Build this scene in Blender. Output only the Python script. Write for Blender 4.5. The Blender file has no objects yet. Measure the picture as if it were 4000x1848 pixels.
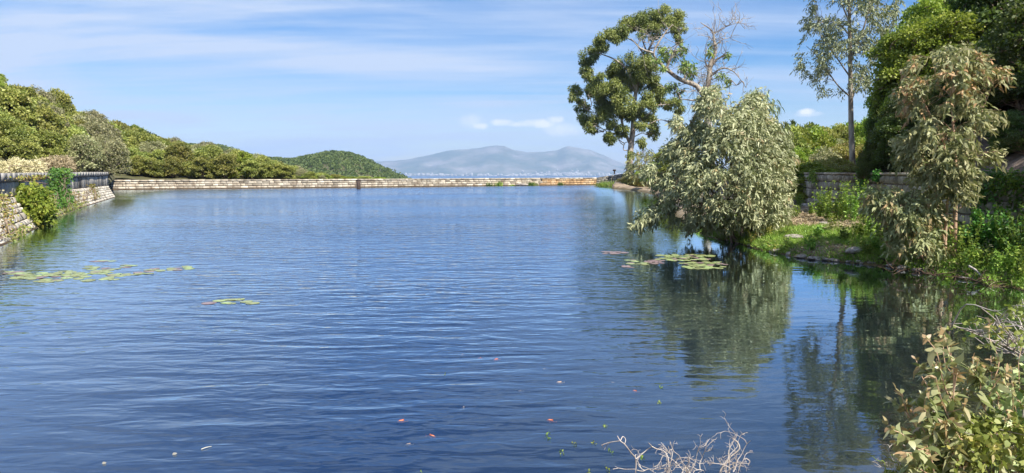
import bpy, math, random
import numpy as np
from mathutils import Vector, Matrix

# ------------------------------------------------------------------ camera, world, sun, exposure
S = bpy.context.scene
COL = S.collection
FOC = 2773.0            # focal length in pixels of the 4000 x 1848 frame
HOR = 668.0             # row of the horizon
CH = 2.5                # eye height over the water
PITCH = math.atan((924 - HOR) / FOC)
cam_d = bpy.data.cameras.new('camera')
cam = bpy.data.objects.new('camera', cam_d)
COL.objects.link(cam)
cam_d.sensor_width = 36.0
cam_d.lens = 36.0 * FOC / 4000.0
cam_d.clip_start = 0.05
cam_d.clip_end = 60000
cam.location = (0, 0, CH)
cam.rotation_euler = (math.pi / 2 - PITCH, 0, 0)
S.camera = cam

SUN_EL = math.radians(51)
SUN_AZ = math.radians(138)      # clockwise from +Y (the view direction): behind and to the right
sun_dir = Vector((math.sin(SUN_AZ) * math.cos(SUN_EL), math.cos(SUN_AZ) * math.cos(SUN_EL), math.sin(SUN_EL)))
sl = bpy.data.lights.new('sun', 'SUN')
sl.energy = 4.8
sl.angle = math.radians(0.5)
sl.color = (1.0, 0.955, 0.87)
sun = bpy.data.objects.new('sun', sl)
COL.objects.link(sun)
sun.rotation_euler = (-sun_dir).to_track_quat('-Z', 'Y').to_euler()
sun.location = (30, -40, 60)

W = bpy.data.worlds.new('World')
S.world = W
W.use_nodes = True
wn, wl = W.node_tree.nodes, W.node_tree.links
wn.clear()


def N(nodes, typ, **kw):
    n = nodes.new(typ)
    for k, v in kw.items():
        if k.startswith('i_'):
            n.inputs[k[2:].replace('_', ' ')].default_value = v
        else:
            setattr(n, k, v)
    return n


def math_node(nodes, links, op, a, b=None, c=None, clamp=False):
    n = nodes.new('ShaderNodeMath')
    n.operation = op
    n.use_clamp = clamp
    for i, x in enumerate((a, b, c)):
        if x is None:
            continue
        if isinstance(x, (int, float)):
            n.inputs[i].default_value = x
        else:
            links.new(x, n.inputs[i])
    return n.outputs[0]


def ramp(nodes, links, src, stops):
    r = nodes.new('ShaderNodeValToRGB')
    e = r.color_ramp.elements
    while len(e) < len(stops):
        e.new(0.5)
    for el, (p, c) in zip(e, stops):
        el.position = p
        el.color = (c, c, c, 1) if isinstance(c, (int, float)) else (c[0], c[1], c[2], 1)
    links.new(src, r.inputs[0])
    return r.outputs[0]


def mixc(nodes, links, fac, a, b, mode='MIX'):
    n = nodes.new('ShaderNodeMix')
    n.data_type = 'RGBA'
    n.blend_type = mode
    for sock, x in ((n.inputs[0], fac), (n.inputs[6], a), (n.inputs[7], b)):
        if isinstance(x, (int, float)):
            sock.default_value = x
        elif isinstance(x, tuple):
            sock.default_value = (x[0], x[1], x[2], 1)
        else:
            links.new(x, sock)
    return n.outputs[2]


SKY_SAT, SKY_VAL = 1.50, 1.0


def build_world():
    sky = wn.new('ShaderNodeTexSky')
    sky.sky_type = 'NISHITA'
    sky.sun_disc = False
    sky.sun_elevation = SUN_EL
    sky.sun_rotation = SUN_AZ
    sky.altitude = 100
    sky.air_density = 1.0
    sky.dust_density = 0.35
    sky.ozone_density = 2.6
    tc = wn.new('ShaderNodeTexCoord')
    sep = wn.new('ShaderNodeSeparateXYZ')
    wl.new(tc.outputs['Generated'], sep.inputs[0])
    x, y, z = sep.outputs
    zc = math_node(wn, wl, 'ADD', math_node(wn, wl, 'MAXIMUM', z, 0.0), 0.10)
    u = math_node(wn, wl, 'DIVIDE', x, zc)
    v = math_node(wn, wl, 'DIVIDE', y, zc)
    comb = wn.new('ShaderNodeCombineXYZ')
    wl.new(u, comb.inputs[0]); wl.new(v, comb.inputs[1])

    def cirrus(rot, scl, loc, scale, detail, dist, stops):
        mp = wn.new('ShaderNodeMapping')
        mp.inputs['Rotation'].default_value = (0, 0, rot)
        mp.inputs['Scale'].default_value = scl
        mp.inputs['Location'].default_value = loc
        wl.new(comb.outputs[0], mp.inputs[0])
        nz = wn.new('ShaderNodeTexNoise')
        nz.inputs['Scale'].default_value = scale
        nz.inputs['Detail'].default_value = detail
        nz.inputs['Roughness'].default_value = 0.55
        nz.inputs['Distortion'].default_value = dist
        wl.new(mp.outputs[0], nz.inputs[0])
        return ramp(wn, wl, nz.outputs[0], stops)
    big = cirrus(0.25, (0.55, 0.9, 1), (0.3, 1.7, 0), 0.8, 6, 0.5, [(0.42, 0.0), (0.62, 1.0)])
    streak = cirrus(-0.35, (0.35, 2.4, 1), (2.1, 0.4, 0), 1.3, 5, 0.35, [(0.40, 0.0), (0.68, 1.0)])
    # thicker veil towards the left, clear to the right
    veil = ramp(wn, wl, math_node(wn, wl, 'DIVIDE', x, math_node(wn, wl, 'MAXIMUM', y, 0.2)),
                [(0.0, 1.0), (0.0001, 1.0)])
    side = math_node(wn, wl, 'MULTIPLY_ADD', x, -1.25, 0.42, clamp=True)
    m = math_node(wn, wl, 'MULTIPLY', big, math_node(wn, wl, 'MULTIPLY_ADD', side, 0.5, 0.30))
    m = math_node(wn, wl, 'ADD', m, math_node(wn, wl, 'MULTIPLY', streak, 0.5))
    m = math_node(wn, wl, 'ADD', m, math_node(wn, wl, 'MULTIPLY', side, 0.22), clamp=True)
    m = math_node(wn, wl, 'MULTIPLY', m, 0.95)
    hs = wn.new('ShaderNodeHueSaturation'); hs.inputs['Saturation'].default_value = SKY_SAT; hs.inputs['Value'].default_value = SKY_VAL
    wl.new(sky.outputs[0], hs.inputs['Color'])
    tint = mixc(wn, wl, 1.0, hs.outputs[0], (0.90, 0.87, 1.0), 'MULTIPLY')
    col = mixc(wn, wl, m, tint, (4.5, 5.3, 6.8))
    # the small cumulus clouds low over the mountains
    nz = wn.new('ShaderNodeTexNoise')
    nz.inputs['Scale'].default_value = 42
    nz.inputs['Detail'].default_value = 6
    nz.inputs['Roughness'].default_value = 0.6
    wl.new(tc.outputs['Generated'], nz.inputs[0])
    puffs = None
    for px, py, rx, ry, s in ((2105, 484, 85, 17, .9), (2170, 468, 34, 15, 1), (2040, 486, 70, 10, .75), (2205, 505, 80, 26, .6),
                              (1875, 492, 30, 14, .95), (1835, 475, 55, 28, .45), (1960, 478, 46, 13, .8), (3149, 437, 34, 12, 1),
                              (3160, 445, 50, 10, .6)):
        d = raydir(px, py).normalized()
        az, el = math.atan2(d.x, d.y), math.asin(d.z)
        A = math_node(wn, wl, 'ARCTAN2', x, y)
        E = math_node(wn, wl, 'ARCSINE', z)
        a = math_node(wn, wl, 'DIVIDE', math_node(wn, wl, 'SUBTRACT', A, az), rx / FOC)
        e = math_node(wn, wl, 'DIVIDE', math_node(wn, wl, 'SUBTRACT', E, el), ry / FOC)
        q = math_node(wn, wl, 'ADD', math_node(wn, wl, 'MULTIPLY', a, a), math_node(wn, wl, 'MULTIPLY', e, e))
        q = math_node(wn, wl, 'ADD', q, math_node(wn, wl, 'MULTIPLY_ADD', nz.outputs[0], 3.2, -1.6))
        w = math_node(wn, wl, 'MULTIPLY', math_node(wn, wl, 'MULTIPLY_ADD', q, -0.75, 1.0, clamp=True), s)
        puffs = w if puffs is None else math_node(wn, wl, 'MAXIMUM', puffs, w)
    col = mixc(wn, wl, puffs, col, (7.6, 7.7, 7.9))
    bg = wn.new('ShaderNodeBackground')
    bg.inputs['Strength'].default_value = 0.075
    wl.new(col, bg.inputs[0])
    out = wn.new('ShaderNodeOutputWorld')
    wl.new(bg.outputs[0], out.inputs[0])


# ------------------------------------------------------------------ pixel helpers
CF = Vector((0, math.cos(PITCH), -math.sin(PITCH)))
CU = Vector((0, math.sin(PITCH), math.cos(PITCH)))


def raydir(px, py):
    d = Vector(((px - 2000) / FOC, 0, 0)) + CU * (-(py - 924) / FOC) + CF
    return d / d.y


def at(px, py, Y):
    d = raydir(px, py)
    return Vector((d.x * Y, Y, CH + d.z * Y))


def gw(px, py, z=0.0):
    d = raydir(px, py)
    t = (z - CH) / d.z
    return Vector((d.x * t, t, z))


build_world()
S.view_settings.view_transform = 'Standard'
S.view_settings.look = 'None'
S.view_settings.gamma = 1
S.view_settings.exposure = 0.95
S.cycles.use_denoising = True
S.cycles.max_bounces = 8
S.cycles.diffuse_bounces = 3
S.cycles.glossy_bounces = 3
S.cycles.transmission_bounces = 4
S.cycles.transparent_max_bounces = 8
S.cycles.volume_bounces = 0
S.cycles.caustics_reflective = False
S.cycles.caustics_refractive = False
try:
    S.cycles.use_adaptive_sampling = True
    S.cycles.adaptive_threshold = 0.02
except Exception:
    pass

rng = np.random.default_rng(11)
random.seed(11)


# ------------------------------------------------------------------ object helpers
def tag(o, label=None, cat=None, group=None, kind=None):
    if label: o['label'] = label
    if cat: o['category'] = cat
    if group: o['group'] = group
    if kind: o['kind'] = kind
    return o


def empty(name, loc):
    o = bpy.data.objects.new(name, None)
    o.empty_display_size = 0.2
    COL.objects.link(o)
    o.location = loc
    return o


def copy_tree(o):
    c = o.copy()
    COL.objects.link(c)
    for ch in list(o.children):
        d = ch.copy()
        COL.objects.link(d)
        d.parent = c
    return c


class MB:
    """collects vertices and faces, with two numbers per vertex (v, u), and links them as one mesh object"""
    def __init__(self):
        self.V, self.F3, self.F4, self.A, self.B, self.n = [], [], [], [], [], 0

    def add(self, verts, f3=None, f4=None, v=0.5, u=0.0):
        verts = np.asarray(verts, float).reshape(-1, 3)
        k = len(verts)
        self.V.append(verts)
        self.A.append(np.broadcast_to(np.asarray(v, float), (k,)))
        self.B.append(np.broadcast_to(np.asarray(u, float), (k,)))
        if f3 is not None and len(f3): self.F3.append(np.asarray(f3, int).reshape(-1, 3) + self.n)
        if f4 is not None and len(f4): self.F4.append(np.asarray(f4, int).reshape(-1, 4) + self.n)
        self.n += k

    def build(self, name, mat, parent=None, smooth=False, origin=None):
        V = np.concatenate(self.V) if self.V else np.zeros((0, 3))
        if origin is not None:
            V = V - np.array(origin)
        f3 = np.concatenate(self.F3) if self.F3 else np.zeros((0, 3), int)
        f4 = np.concatenate(self.F4) if self.F4 else np.zeros((0, 4), int)
        me = bpy.data.meshes.new(name)
        me.vertices.add(len(V))
        me.vertices.foreach_set('co', V.astype(np.float32).ravel())
        nl = f3.size + f4.size
        me.loops.add(nl)
        me.loops.foreach_set('vertex_index', np.concatenate([f3.ravel(), f4.ravel()]).astype(np.int32))
        npoly = len(f3) + len(f4)
        me.polygons.add(npoly)
        tot = np.concatenate([np.full(len(f3), 3), np.full(len(f4), 4)]).astype(np.int32)
        start = np.concatenate([[0], np.cumsum(tot)[:-1]]).astype(np.int32) if npoly else np.zeros(0, np.int32)
        me.polygons.foreach_set('loop_start', start)
        me.polygons.foreach_set('loop_total', tot)
        if smooth:
            me.polygons.foreach_set('use_smooth', np.ones(npoly, bool))
        a = me.attributes.new('v', 'FLOAT', 'POINT')
        a.data.foreach_set('value', np.concatenate(self.A).astype(np.float32))
        b = me.attributes.new('u', 'FLOAT', 'POINT')
        b.data.foreach_set('value', np.concatenate(self.B).astype(np.float32))
        me.update(calc_edges=True)
        me.validate()
        me.materials.append(mat)
        o = bpy.data.objects.new(name, me)
        COL.objects.link(o)
        if parent is not None:
            o.parent = parent
        if origin is not None and parent is None:
            o.location = origin
        return o


def unit(a):
    return a / np.maximum(np.linalg.norm(a, axis=-1, keepdims=True), 1e-9)


def rand_dirs(n, r=rng):
    return unit(r.normal(size=(n, 3)))


def leaves(mb, P, D, L, Wd, v, u=0.0, droop=0.3, kind='diamond', r=rng, flat=0.0):
    """n leaves with base P, direction D; kind diamond (1 quad) or long (3 faces)"""
    P = np.asarray(P, float); D = unit(np.asarray(D, float)); n = len(P)
    if n == 0: return
    L = np.broadcast_to(np.asarray(L, float), (n,))[:, None]
    Wd = np.broadcast_to(np.asarray(Wd, float), (n,))[:, None]
    ref = rand_dirs(n, r)
    if flat:
        ref = unit(ref * (1 - flat) + np.cross(D, [0, 0, 1.0]) * 0 + np.array([0, 0, 1.0]) * flat)
        Sd = unit(np.cross(D, ref))
    else:
        Sd = unit(np.cross(D, ref))
    Nn = np.cross(Sd, D)
    g = np.array([0, 0, -1.0])
    v = np.broadcast_to(np.asarray(v, float), (n,))
    u = np.broadcast_to(np.asarray(u, float), (n,))

    def pt(t):
        return P + D * L * t + g * L * droop * t * t
    if kind == 'diamond':
        a = pt(0); b = pt(0.5) + Sd * Wd * .5 + Nn * Wd * .15; c = pt(1.0); d = pt(0.5) - Sd * Wd * .5 + Nn * Wd * .15
        V = np.stack([a, b, c, d], 1).reshape(-1, 3)
        F = np.arange(4 * n).reshape(-1, 4)
        mb.add(V, f4=F, v=np.repeat(v, 4), u=np.repeat(u, 4))
    else:
        curl = (r.random((n, 1)) - .5) * 0.5 * L
        a = pt(0)
        m1 = pt(0.3) + Sd * curl * .7; m2 = pt(0.68) + Sd * curl * .6; e = pt(1.0) - Sd * curl * .3
        rows = [a, m1 + Sd * Wd * .5, m1 - Sd * Wd * .5, m2 + Sd * Wd * .4, m2 - Sd * Wd * .4, e]
        V = np.stack(rows, 1).reshape(-1, 3)
        i = (np.arange(n) * 6)[:, None]
        f3 = np.concatenate([i + np.array([[0, 2, 1]]), i + np.array([[3, 4, 5]])])
        f4 = i + np.array([[1, 2, 4, 3]])
        mb.add(V, f3=f3, f4=f4, v=np.repeat(v, 6), u=np.repeat(u, 6))


def smooth_path(pts, k=6):
    pts = [np.array(p, float) for p in pts]
    if len(pts) < 3:
        return np.array(pts)
    P = [2 * pts[0] - pts[1]] + pts + [2 * pts[-1] - pts[-2]]
    out = []
    for i in range(1, len(P) - 2):
        for j in range(k):
            t = j / k
            a, b, c, d = P[i - 1], P[i], P[i + 1], P[i + 2]
            out.append(.5 * (2 * b + (c - a) * t + (2 * a - 5 * b + 4 * c - d) * t * t + (3 * b - a - 3 * c + d) * t ** 3))
    out.append(pts[-1])
    return np.array(out)


def tube(mb, pts, r0, r1, n=6, v=0.5, u=0.0, power=1.0, cap=True):
    pts = np.asarray(pts, float)
    m = len(pts)
    if m < 2: return
    T = unit(np.gradient(pts, axis=0))
    ref = np.array([0.31, 0.17, 0.93]) if abs(T[:, 2]).mean() < .8 else np.array([1.0, 0.2, 0.1])
    A = unit(np.cross(T, ref)); B = np.cross(T, A)
    rr = r0 + (r1 - r0) * np.linspace(0, 1, m) ** power
    ang = np.linspace(0, 2 * math.pi, n, endpoint=False)
    ring = (A[:, None, :] * np.cos(ang)[None, :, None] + B[:, None, :] * np.sin(ang)[None, :, None]) * rr[:, None, None]
    V = (pts[:, None, :] + ring).reshape(-1, 3)
    i = np.arange(m - 1)[:, None] * n; j = np.arange(n)[None, :]; j2 = (j + 1) % n
    F = np.stack([i + j, i + j2, i + n + j2, i + n + j], -1).reshape(-1, 4)
    mb.add(V, f4=F, v=v, u=u)


def wobble(a, b, amp, k=5, r=rng, sag=0.0):
    a = np.array(a, float); b = np.array(b, float)
    t = np.linspace(0, 1, k)[:, None]
    L = np.linalg.norm(b - a)
    off = r.normal(size=(k, 3)) * amp * L * np.sin(np.pi * t)
    off[:, 2] += (np.sin(np.pi * t[:, 0])) * sag * L
    return smooth_path(list(a + (b - a) * t + off), 3)


def grid_mesh(mb, X, Y, Z, v=0.5, u=0.0):
    ny, nx = X.shape
    V = np.stack([X, Y, Z], -1).reshape(-1, 3)
    i = np.arange(ny - 1)[:, None] * nx; j = np.arange(nx - 1)[None, :]
    F = np.stack([i + j, i + j + 1, i + nx + j + 1, i + nx + j], -1).reshape(-1, 4)
    if not np.isscalar(v): v = np.asarray(v).reshape(-1)
    mb.add(V, f4=F, v=v, u=u)


def box(mb, c, s, rot=0.0, v=0.5, jit=0.0):
    c = np.array(c, float); s = np.array(s, float) / 2
    q = np.array([[-1, -1, -1], [1, -1, -1], [1, 1, -1], [-1, 1, -1], [-1, -1, 1], [1, -1, 1], [1, 1, 1], [-1, 1, 1]], float) * s
    if jit: q = q + rng.normal(size=q.shape) * jit
    ca, sa = math.cos(rot), math.sin(rot)
    R = np.array([[ca, -sa, 0], [sa, ca, 0], [0, 0, 1]])
    F = [[0, 3, 2, 1], [4, 5, 6, 7], [0, 1, 5, 4], [1, 2, 6, 5], [2, 3, 7, 6], [3, 0, 4, 7]]
    mb.add(q @ R.T + c, f4=F, v=v)


# value noise in numpy, for terrain
def vnoise(x, y, seed=0):
    xi = np.floor(x).astype(np.int64); yi = np.floor(y).astype(np.int64)
    xf = x - xi; yf = y - yi
    def h(a, b):
        n = (a * 374761393 + b * 668265263 + seed * 1442695041) & 0xffffffff
        n = ((n ^ (n >> 13)) * 1274126177) & 0xffffffff
        return ((n ^ (n >> 16)) & 0xffff) / 65535.0
    sx = xf * xf * (3 - 2 * xf); sy = yf * yf * (3 - 2 * yf)
    a = h(xi, yi) * (1 - sx) + h(xi + 1, yi) * sx
    b = h(xi, yi + 1) * (1 - sx) + h(xi + 1, yi + 1) * sx
    return a * (1 - sy) + b * sy


def fbm(x, y, seed=0, o=4):
    s, a, t = 0, 1, 0
    for k in range(o):
        s = s + a * (vnoise(x * 2 ** k, y * 2 ** k, seed + k) - .5); t += a; a *= .5
    return s / t * 2


# ------------------------------------------------------------------ materials
def new_mat(name):
    m = bpy.data.materials.new(name)
    m.use_nodes = True
    n, l = m.node_tree.nodes, m.node_tree.links
    n.clear()
    out = n.new('ShaderNodeOutputMaterial')
    return m, n, l, out


def leaf_mat(name, a, b, c=(0.3, 0.12, 0.06), trans=0.3, rough=0.5, spec=0.35):
    m, n, l, out = new_mat(name)
    av = N(n, 'ShaderNodeAttribute', attribute_name='v')
    au = N(n, 'ShaderNodeAttribute', attribute_name='u')
    col = mixc(n, l, av.outputs['Fac'], a, b)
    oi = n.new('ShaderNodeObjectInfo')
    hsv = n.new('ShaderNodeHueSaturation')
    l.new(math_node(n, l, 'MULTIPLY_ADD', oi.outputs['Random'], 0.05, 0.472), hsv.inputs['Hue'])
    l.new(math_node(n, l, 'MULTIPLY_ADD', oi.outputs['Random'], 0.55, 0.72), hsv.inputs['Value'])
    l.new(col, hsv.inputs['Color'])
    col = mixc(n, l, au.outputs['Fac'], hsv.outputs[0], c)
    p = n.new('ShaderNodeBsdfPrincipled')
    l.new(col, p.inputs['Base Color'])
    p.inputs['Roughness'].default_value = rough
    p.inputs['Specular IOR Level'].default_value = spec
    t = n.new('ShaderNodeBsdfTranslucent')
    tcol = mixc(n, l, 0.5, col, (0.25, 0.42, 0.03), 'MIX')
    l.new(mixc(n, l, 0.6, col, tcol), t.inputs[0])
    mx = n.new('ShaderNodeMixShader')
    mx.inputs[0].default_value = trans
    l.new(p.outputs[0], mx.inputs[1]); l.new(t.outputs[0], mx.inputs[2])
    l.new(mx.outputs[0], out.inputs[0])
    return m


def rough_mat(name, stops, scale=1.0, stretch=(1, 1, 1), detail=6, bump=0.02, bscale=4.0, rough=0.9, attr=0.35, streaks=None, spec=0.2):
    """noise-coloured rough surface; attribute v lightens or darkens whole pieces"""
    m, n, l, out = new_mat(name)
    tc = n.new('ShaderNodeTexCoord')
    mp = n.new('ShaderNodeMapping'); mp.inputs['Scale'].default_value = stretch
    l.new(tc.outputs['Object'], mp.inputs[0])
    nz = n.new('ShaderNodeTexNoise')
    nz.inputs['Scale'].default_value = scale; nz.inputs['Detail'].default_value = detail; nz.inputs['Roughness'].default_value = 0.62
    l.new(mp.outputs[0], nz.inputs[0])
    col = ramp(n, l, nz.outputs[0], stops)
    av = N(n, 'ShaderNodeAttribute', attribute_name='v')
    k = math_node(n, l, 'MULTIPLY_ADD', av.outputs['Fac'], attr * 2, 1 - attr)
    vm = n.new('ShaderNodeVectorMath'); vm.operation = 'SCALE'
    l.new(col, vm.inputs[0]); l.new(k, vm.inputs['Scale'])
    col = vm.outputs[0]
    if streaks:
        c2, sc, st, lo, hi = streaks
        m2 = n.new('ShaderNodeMapping'); m2.inputs['Scale'].default_value = st
        l.new(tc.outputs['Object'], m2.inputs[0])
        n2 = n.new('ShaderNodeTexNoise'); n2.inputs['Scale'].default_value = sc; n2.inputs['Detail'].default_value = 5; n2.inputs['Roughness'].default_value = .65
        l.new(m2.outputs[0], n2.inputs[0])
        col = mixc(n, l, ramp(n, l, n2.outputs[0], [(lo, 0.0), (hi, 1.0)]), col, c2)
    p = n.new('ShaderNodeBsdfPrincipled')
    l.new(col, p.inputs['Base Color'])
    p.inputs['Roughness'].default_value = rough
    p.inputs['Specular IOR Level'].default_value = spec
    if bump:
        nb = n.new('ShaderNodeTexNoise'); nb.inputs['Scale'].default_value = bscale; nb.inputs['Detail'].default_value = 8
        l.new(tc.outputs['Object'], nb.inputs[0])
        b = n.new('ShaderNodeBump'); b.inputs['Distance'].default_value = bump
        l.new(nb.outputs[0], b.inputs['Height']); l.new(b.outputs[0], p.inputs['Normal'])
    l.new(p.outputs[0], out.inputs[0])
    return m


M = {}
M['euc_bush'] = leaf_mat('silvery_leaf', (0.11, 0.15, 0.06), (0.62, 0.64, 0.37), (0.42, 0.27, 0.14), 0.22, 0.5, 0.3)
M['euc_red'] = leaf_mat('young_gum_leaf', (0.11, 0.155, 0.05), (0.58, 0.61, 0.30), (0.52, 0.27, 0.13), 0.24, 0.5, 0.3)
M['euc_tall'] = leaf_mat('olive_gum_leaf', (0.075, 0.12, 0.025), (0.37, 0.42, 0.11), (0.22, 0.19, 0.10), 0.22)
M['euc_pale'] = leaf_mat('pale_gum_leaf', (0.12, 0.15, 0.075), (0.42, 0.44, 0.25), (0.3, 0.25, 0.12), 0.2)
M['oak'] = leaf_mat('oak_leaf', (0.11, 0.145, 0.028), (0.46, 0.46, 0.12), (0.24, 0.22, 0.09), 0.3)
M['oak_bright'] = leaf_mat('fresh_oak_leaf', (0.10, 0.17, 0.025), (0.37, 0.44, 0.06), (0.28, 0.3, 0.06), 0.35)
M['oak_grey'] = leaf_mat('dusty_leaf', (0.17, 0.17, 0.08), (0.42, 0.40, 0.21), (0.26, 0.22, 0.12), 0.25)
M['oak_dark'] = leaf_mat('dark_shaded_oak_leaf', (0.03, 0.055, 0.012), (0.12, 0.155, 0.035), (0.15, 0.2, 0.04), 0.25)  # dark foliage; its colour also carries the shade of the right-hand oaks
M['maquis'] = leaf_mat('maquis_leaf', (0.11, 0.13, 0.025), (0.44, 0.40, 0.09), (0.36, 0.24, 0.10), 0.3)
M['shrub'] = leaf_mat('fig_leaf', (0.09, 0.16, 0.02), (0.38, 0.44, 0.07), (0.4, 0.33, 0.06), 0.35)
M['weed'] = leaf_mat('weed_leaf', (0.09, 0.19, 0.025), (0.38, 0.48, 0.09), (0.42, 0.36, 0.16), 0.35)
M['ivy'] = leaf_mat('ivy_leaf', (0.03, 0.10, 0.015), (0.13, 0.26, 0.04), (0.2, 0.3, 0.05), 0.25)
M['grass'] = leaf_mat('grass_blade', (0.10, 0.22, 0.025), (0.38, 0.50, 0.09), (0.45, 0.38, 0.2), 0.35)
M['straw'] = leaf_mat('straw', (0.34, 0.27, 0.15), (0.64, 0.55, 0.36), (0.2, 0.13, 0.08), 0.1, 0.8, 0.1)
M['fore'] = leaf_mat('foreground_leaf', (0.17, 0.25, 0.07), (0.60, 0.64, 0.33), (0.58, 0.26, 0.15), 0.3, 0.38, 0.5)
M['smallleaf'] = leaf_mat('small_leaf', (0.12, 0.22, 0.03), (0.42, 0.50, 0.13), (0.45, 0.35, 0.1), 0.3)
M['far'] = leaf_mat('far_forest_leaf', (0.06, 0.09, 0.028), (0.17, 0.205, 0.07), (0.2, 0.2, 0.1), 0.2, 0.7, 0.1)
M['pad'] = leaf_mat('lily_pad_green', (0.18, 0.25, 0.09), (0.36, 0.40, 0.17), (0.24, 0.15, 0.17), 0.05, 0.35, 0.5)
M['bark'] = rough_mat('bark', [(0.3, (0.09, 0.06, 0.045)), (0.5, (0.26, 0.18, 0.13)), (0.7, (0.42, 0.33, 0.26))], 2.2, (3, 3, .5), bump=.03, bscale=8)
M['bark_pale'] = rough_mat('pale_bark', [(0.35, (0.13, 0.09, 0.065)), (0.48, (0.34, 0.285, 0.225)), (0.7, (0.52, 0.46, 0.38))], 1.6, (2, 2, .8), bump=.02, bscale=8)
M['bark_orange'] = rough_mat('orange_bark', [(0.3, (0.24, 0.13, 0.08)), (0.55, (0.52, 0.34, 0.22)), (0.75, (0.66, 0.50, 0.36))], 3, (3, 3, .6), bump=.01, bscale=12)
M['deadwood'] = rough_mat('dead_wood', [(0.3, (0.26, 0.21, 0.18)), (0.6, (0.52, 0.46, 0.40)), (0.8, (0.62, 0.56, 0.42))], 14, (1, 1, 1), bump=.002, bscale=60, attr=.2)
M['darkwood'] = rough_mat('wet_wood', [(0.3, (0.03, 0.02, 0.015)), (0.7, (0.14, 0.09, 0.06))], 9, (1, 1, 1), bump=.01, bscale=30)
M['dam'] = rough_mat('dam_stone', [(0.25, (0.22, 0.17, 0.12)), (0.42, (0.38, 0.32, 0.24)), (0.62, (0.54, 0.48, 0.38)), (0.8, (0.66, 0.61, 0.51))], 1.1, (1, 1, 1.4), bump=.03, bscale=5, attr=.42,
                     streaks=((0.20, 0.14, 0.09), 0.9, (1, 1, .8), .54, .72))
M['dam_rust'] = rough_mat('rusty_dam_stone', [(0.3, (0.28, 0.15, 0.07)), (0.5, (0.50, 0.32, 0.16)), (0.75, (0.62, 0.48, 0.32))], 0.9, (1, 1, 1.4), bump=.03, bscale=5, attr=.3)
M['mortar'] = rough_mat('dark_mortar', [(0.3, (0.05, 0.04, 0.03)), (0.7, (0.14, 0.11, 0.085))], 2, bump=.02)
M['wetline'] = rough_mat('wet_stone', [(0.3, (0.04, 0.028, 0.018)), (0.7, (0.11, 0.075, 0.045))], 2, bump=.02)
M['lichen'] = rough_mat('lichen_stone', [(0.3, (0.20, 0.18, 0.15)), (0.45, (0.38, 0.35, 0.30)), (0.62, (0.56, 0.52, 0.45)), (0.8, (0.66, 0.62, 0.54))], 1.6, (1, 1, .45), bump=.02, bscale=7, attr=.2,
                        streaks=((0.06, 0.055, 0.05), 1.0, (1.3, 1.3, .3), .47, .66))
M['coping'] = rough_mat('coping_stone', [(0.3, (0.17, 0.16, 0.15)), (0.5, (0.33, 0.31, 0.28)), (0.75, (0.48, 0.46, 0.41))], 2.2, bump=.015, bscale=9, attr=.05,
                        streaks=((0.10, 0.09, 0.08), 1.7, (1, 1, .6), .56, .76))
M['batter'] = rough_mat('pale_granite', [(0.25, (0.23, 0.19, 0.14)), (0.45, (0.44, 0.39, 0.31)), (0.7, (0.64, 0.59, 0.50))], 1.3, bump=.03, bscale=6, attr=.28,
                        streaks=((0.42, 0.31, 0.16), .6, (1, 1, .6), .62, .80))
M['granite'] = rough_mat('grey_granite', [(0.25, (0.13, 0.11, 0.085)), (0.45, (0.28, 0.255, 0.205)), (0.7, (0.46, 0.42, 0.35))], 3.0, bump=.03, bscale=6, attr=.3,
                         streaks=((0.10, 0.085, 0.06), 1.1, (1, 1, .6), .50, .68))
M['rock'] = rough_mat('rock', [(0.3, (0.14, 0.12, 0.10)), (0.5, (0.32, 0.28, 0.24)), (0.75, (0.52, 0.47, 0.41))], 3, bump=.04, bscale=6)
M['metal'] = rough_mat('rusty_iron', [(0.3, (0.03, 0.025, 0.025)), (0.7, (0.10, 0.07, 0.055))], 6, bump=.005)
M['render_wall'] = rough_mat('town_render', [(0.3, (0.28, 0.26, 0.24)), (0.7, (0.46, 0.45, 0.43))], .01, bump=0, attr=.25)
M['fish'] = rough_mat('goldfish_scale', [(0.3, (0.62, 0.13, 0.045)), (0.7, (0.80, 0.27, 0.12))], 30, bump=0, rough=.4, attr=.3)
M['fish_pale'] = rough_mat('pale_fish_scale', [(0.3, (0.40, 0.27, 0.20)), (0.7, (0.58, 0.44, 0.36))], 30, bump=0, rough=.4, attr=.3)
M['petal'] = rough_mat('dry_leaf', [(0.3, (0.42, 0.39, 0.32)), (0.7, (0.62, 0.60, 0.52))], 30, bump=0, rough=.7)


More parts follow.
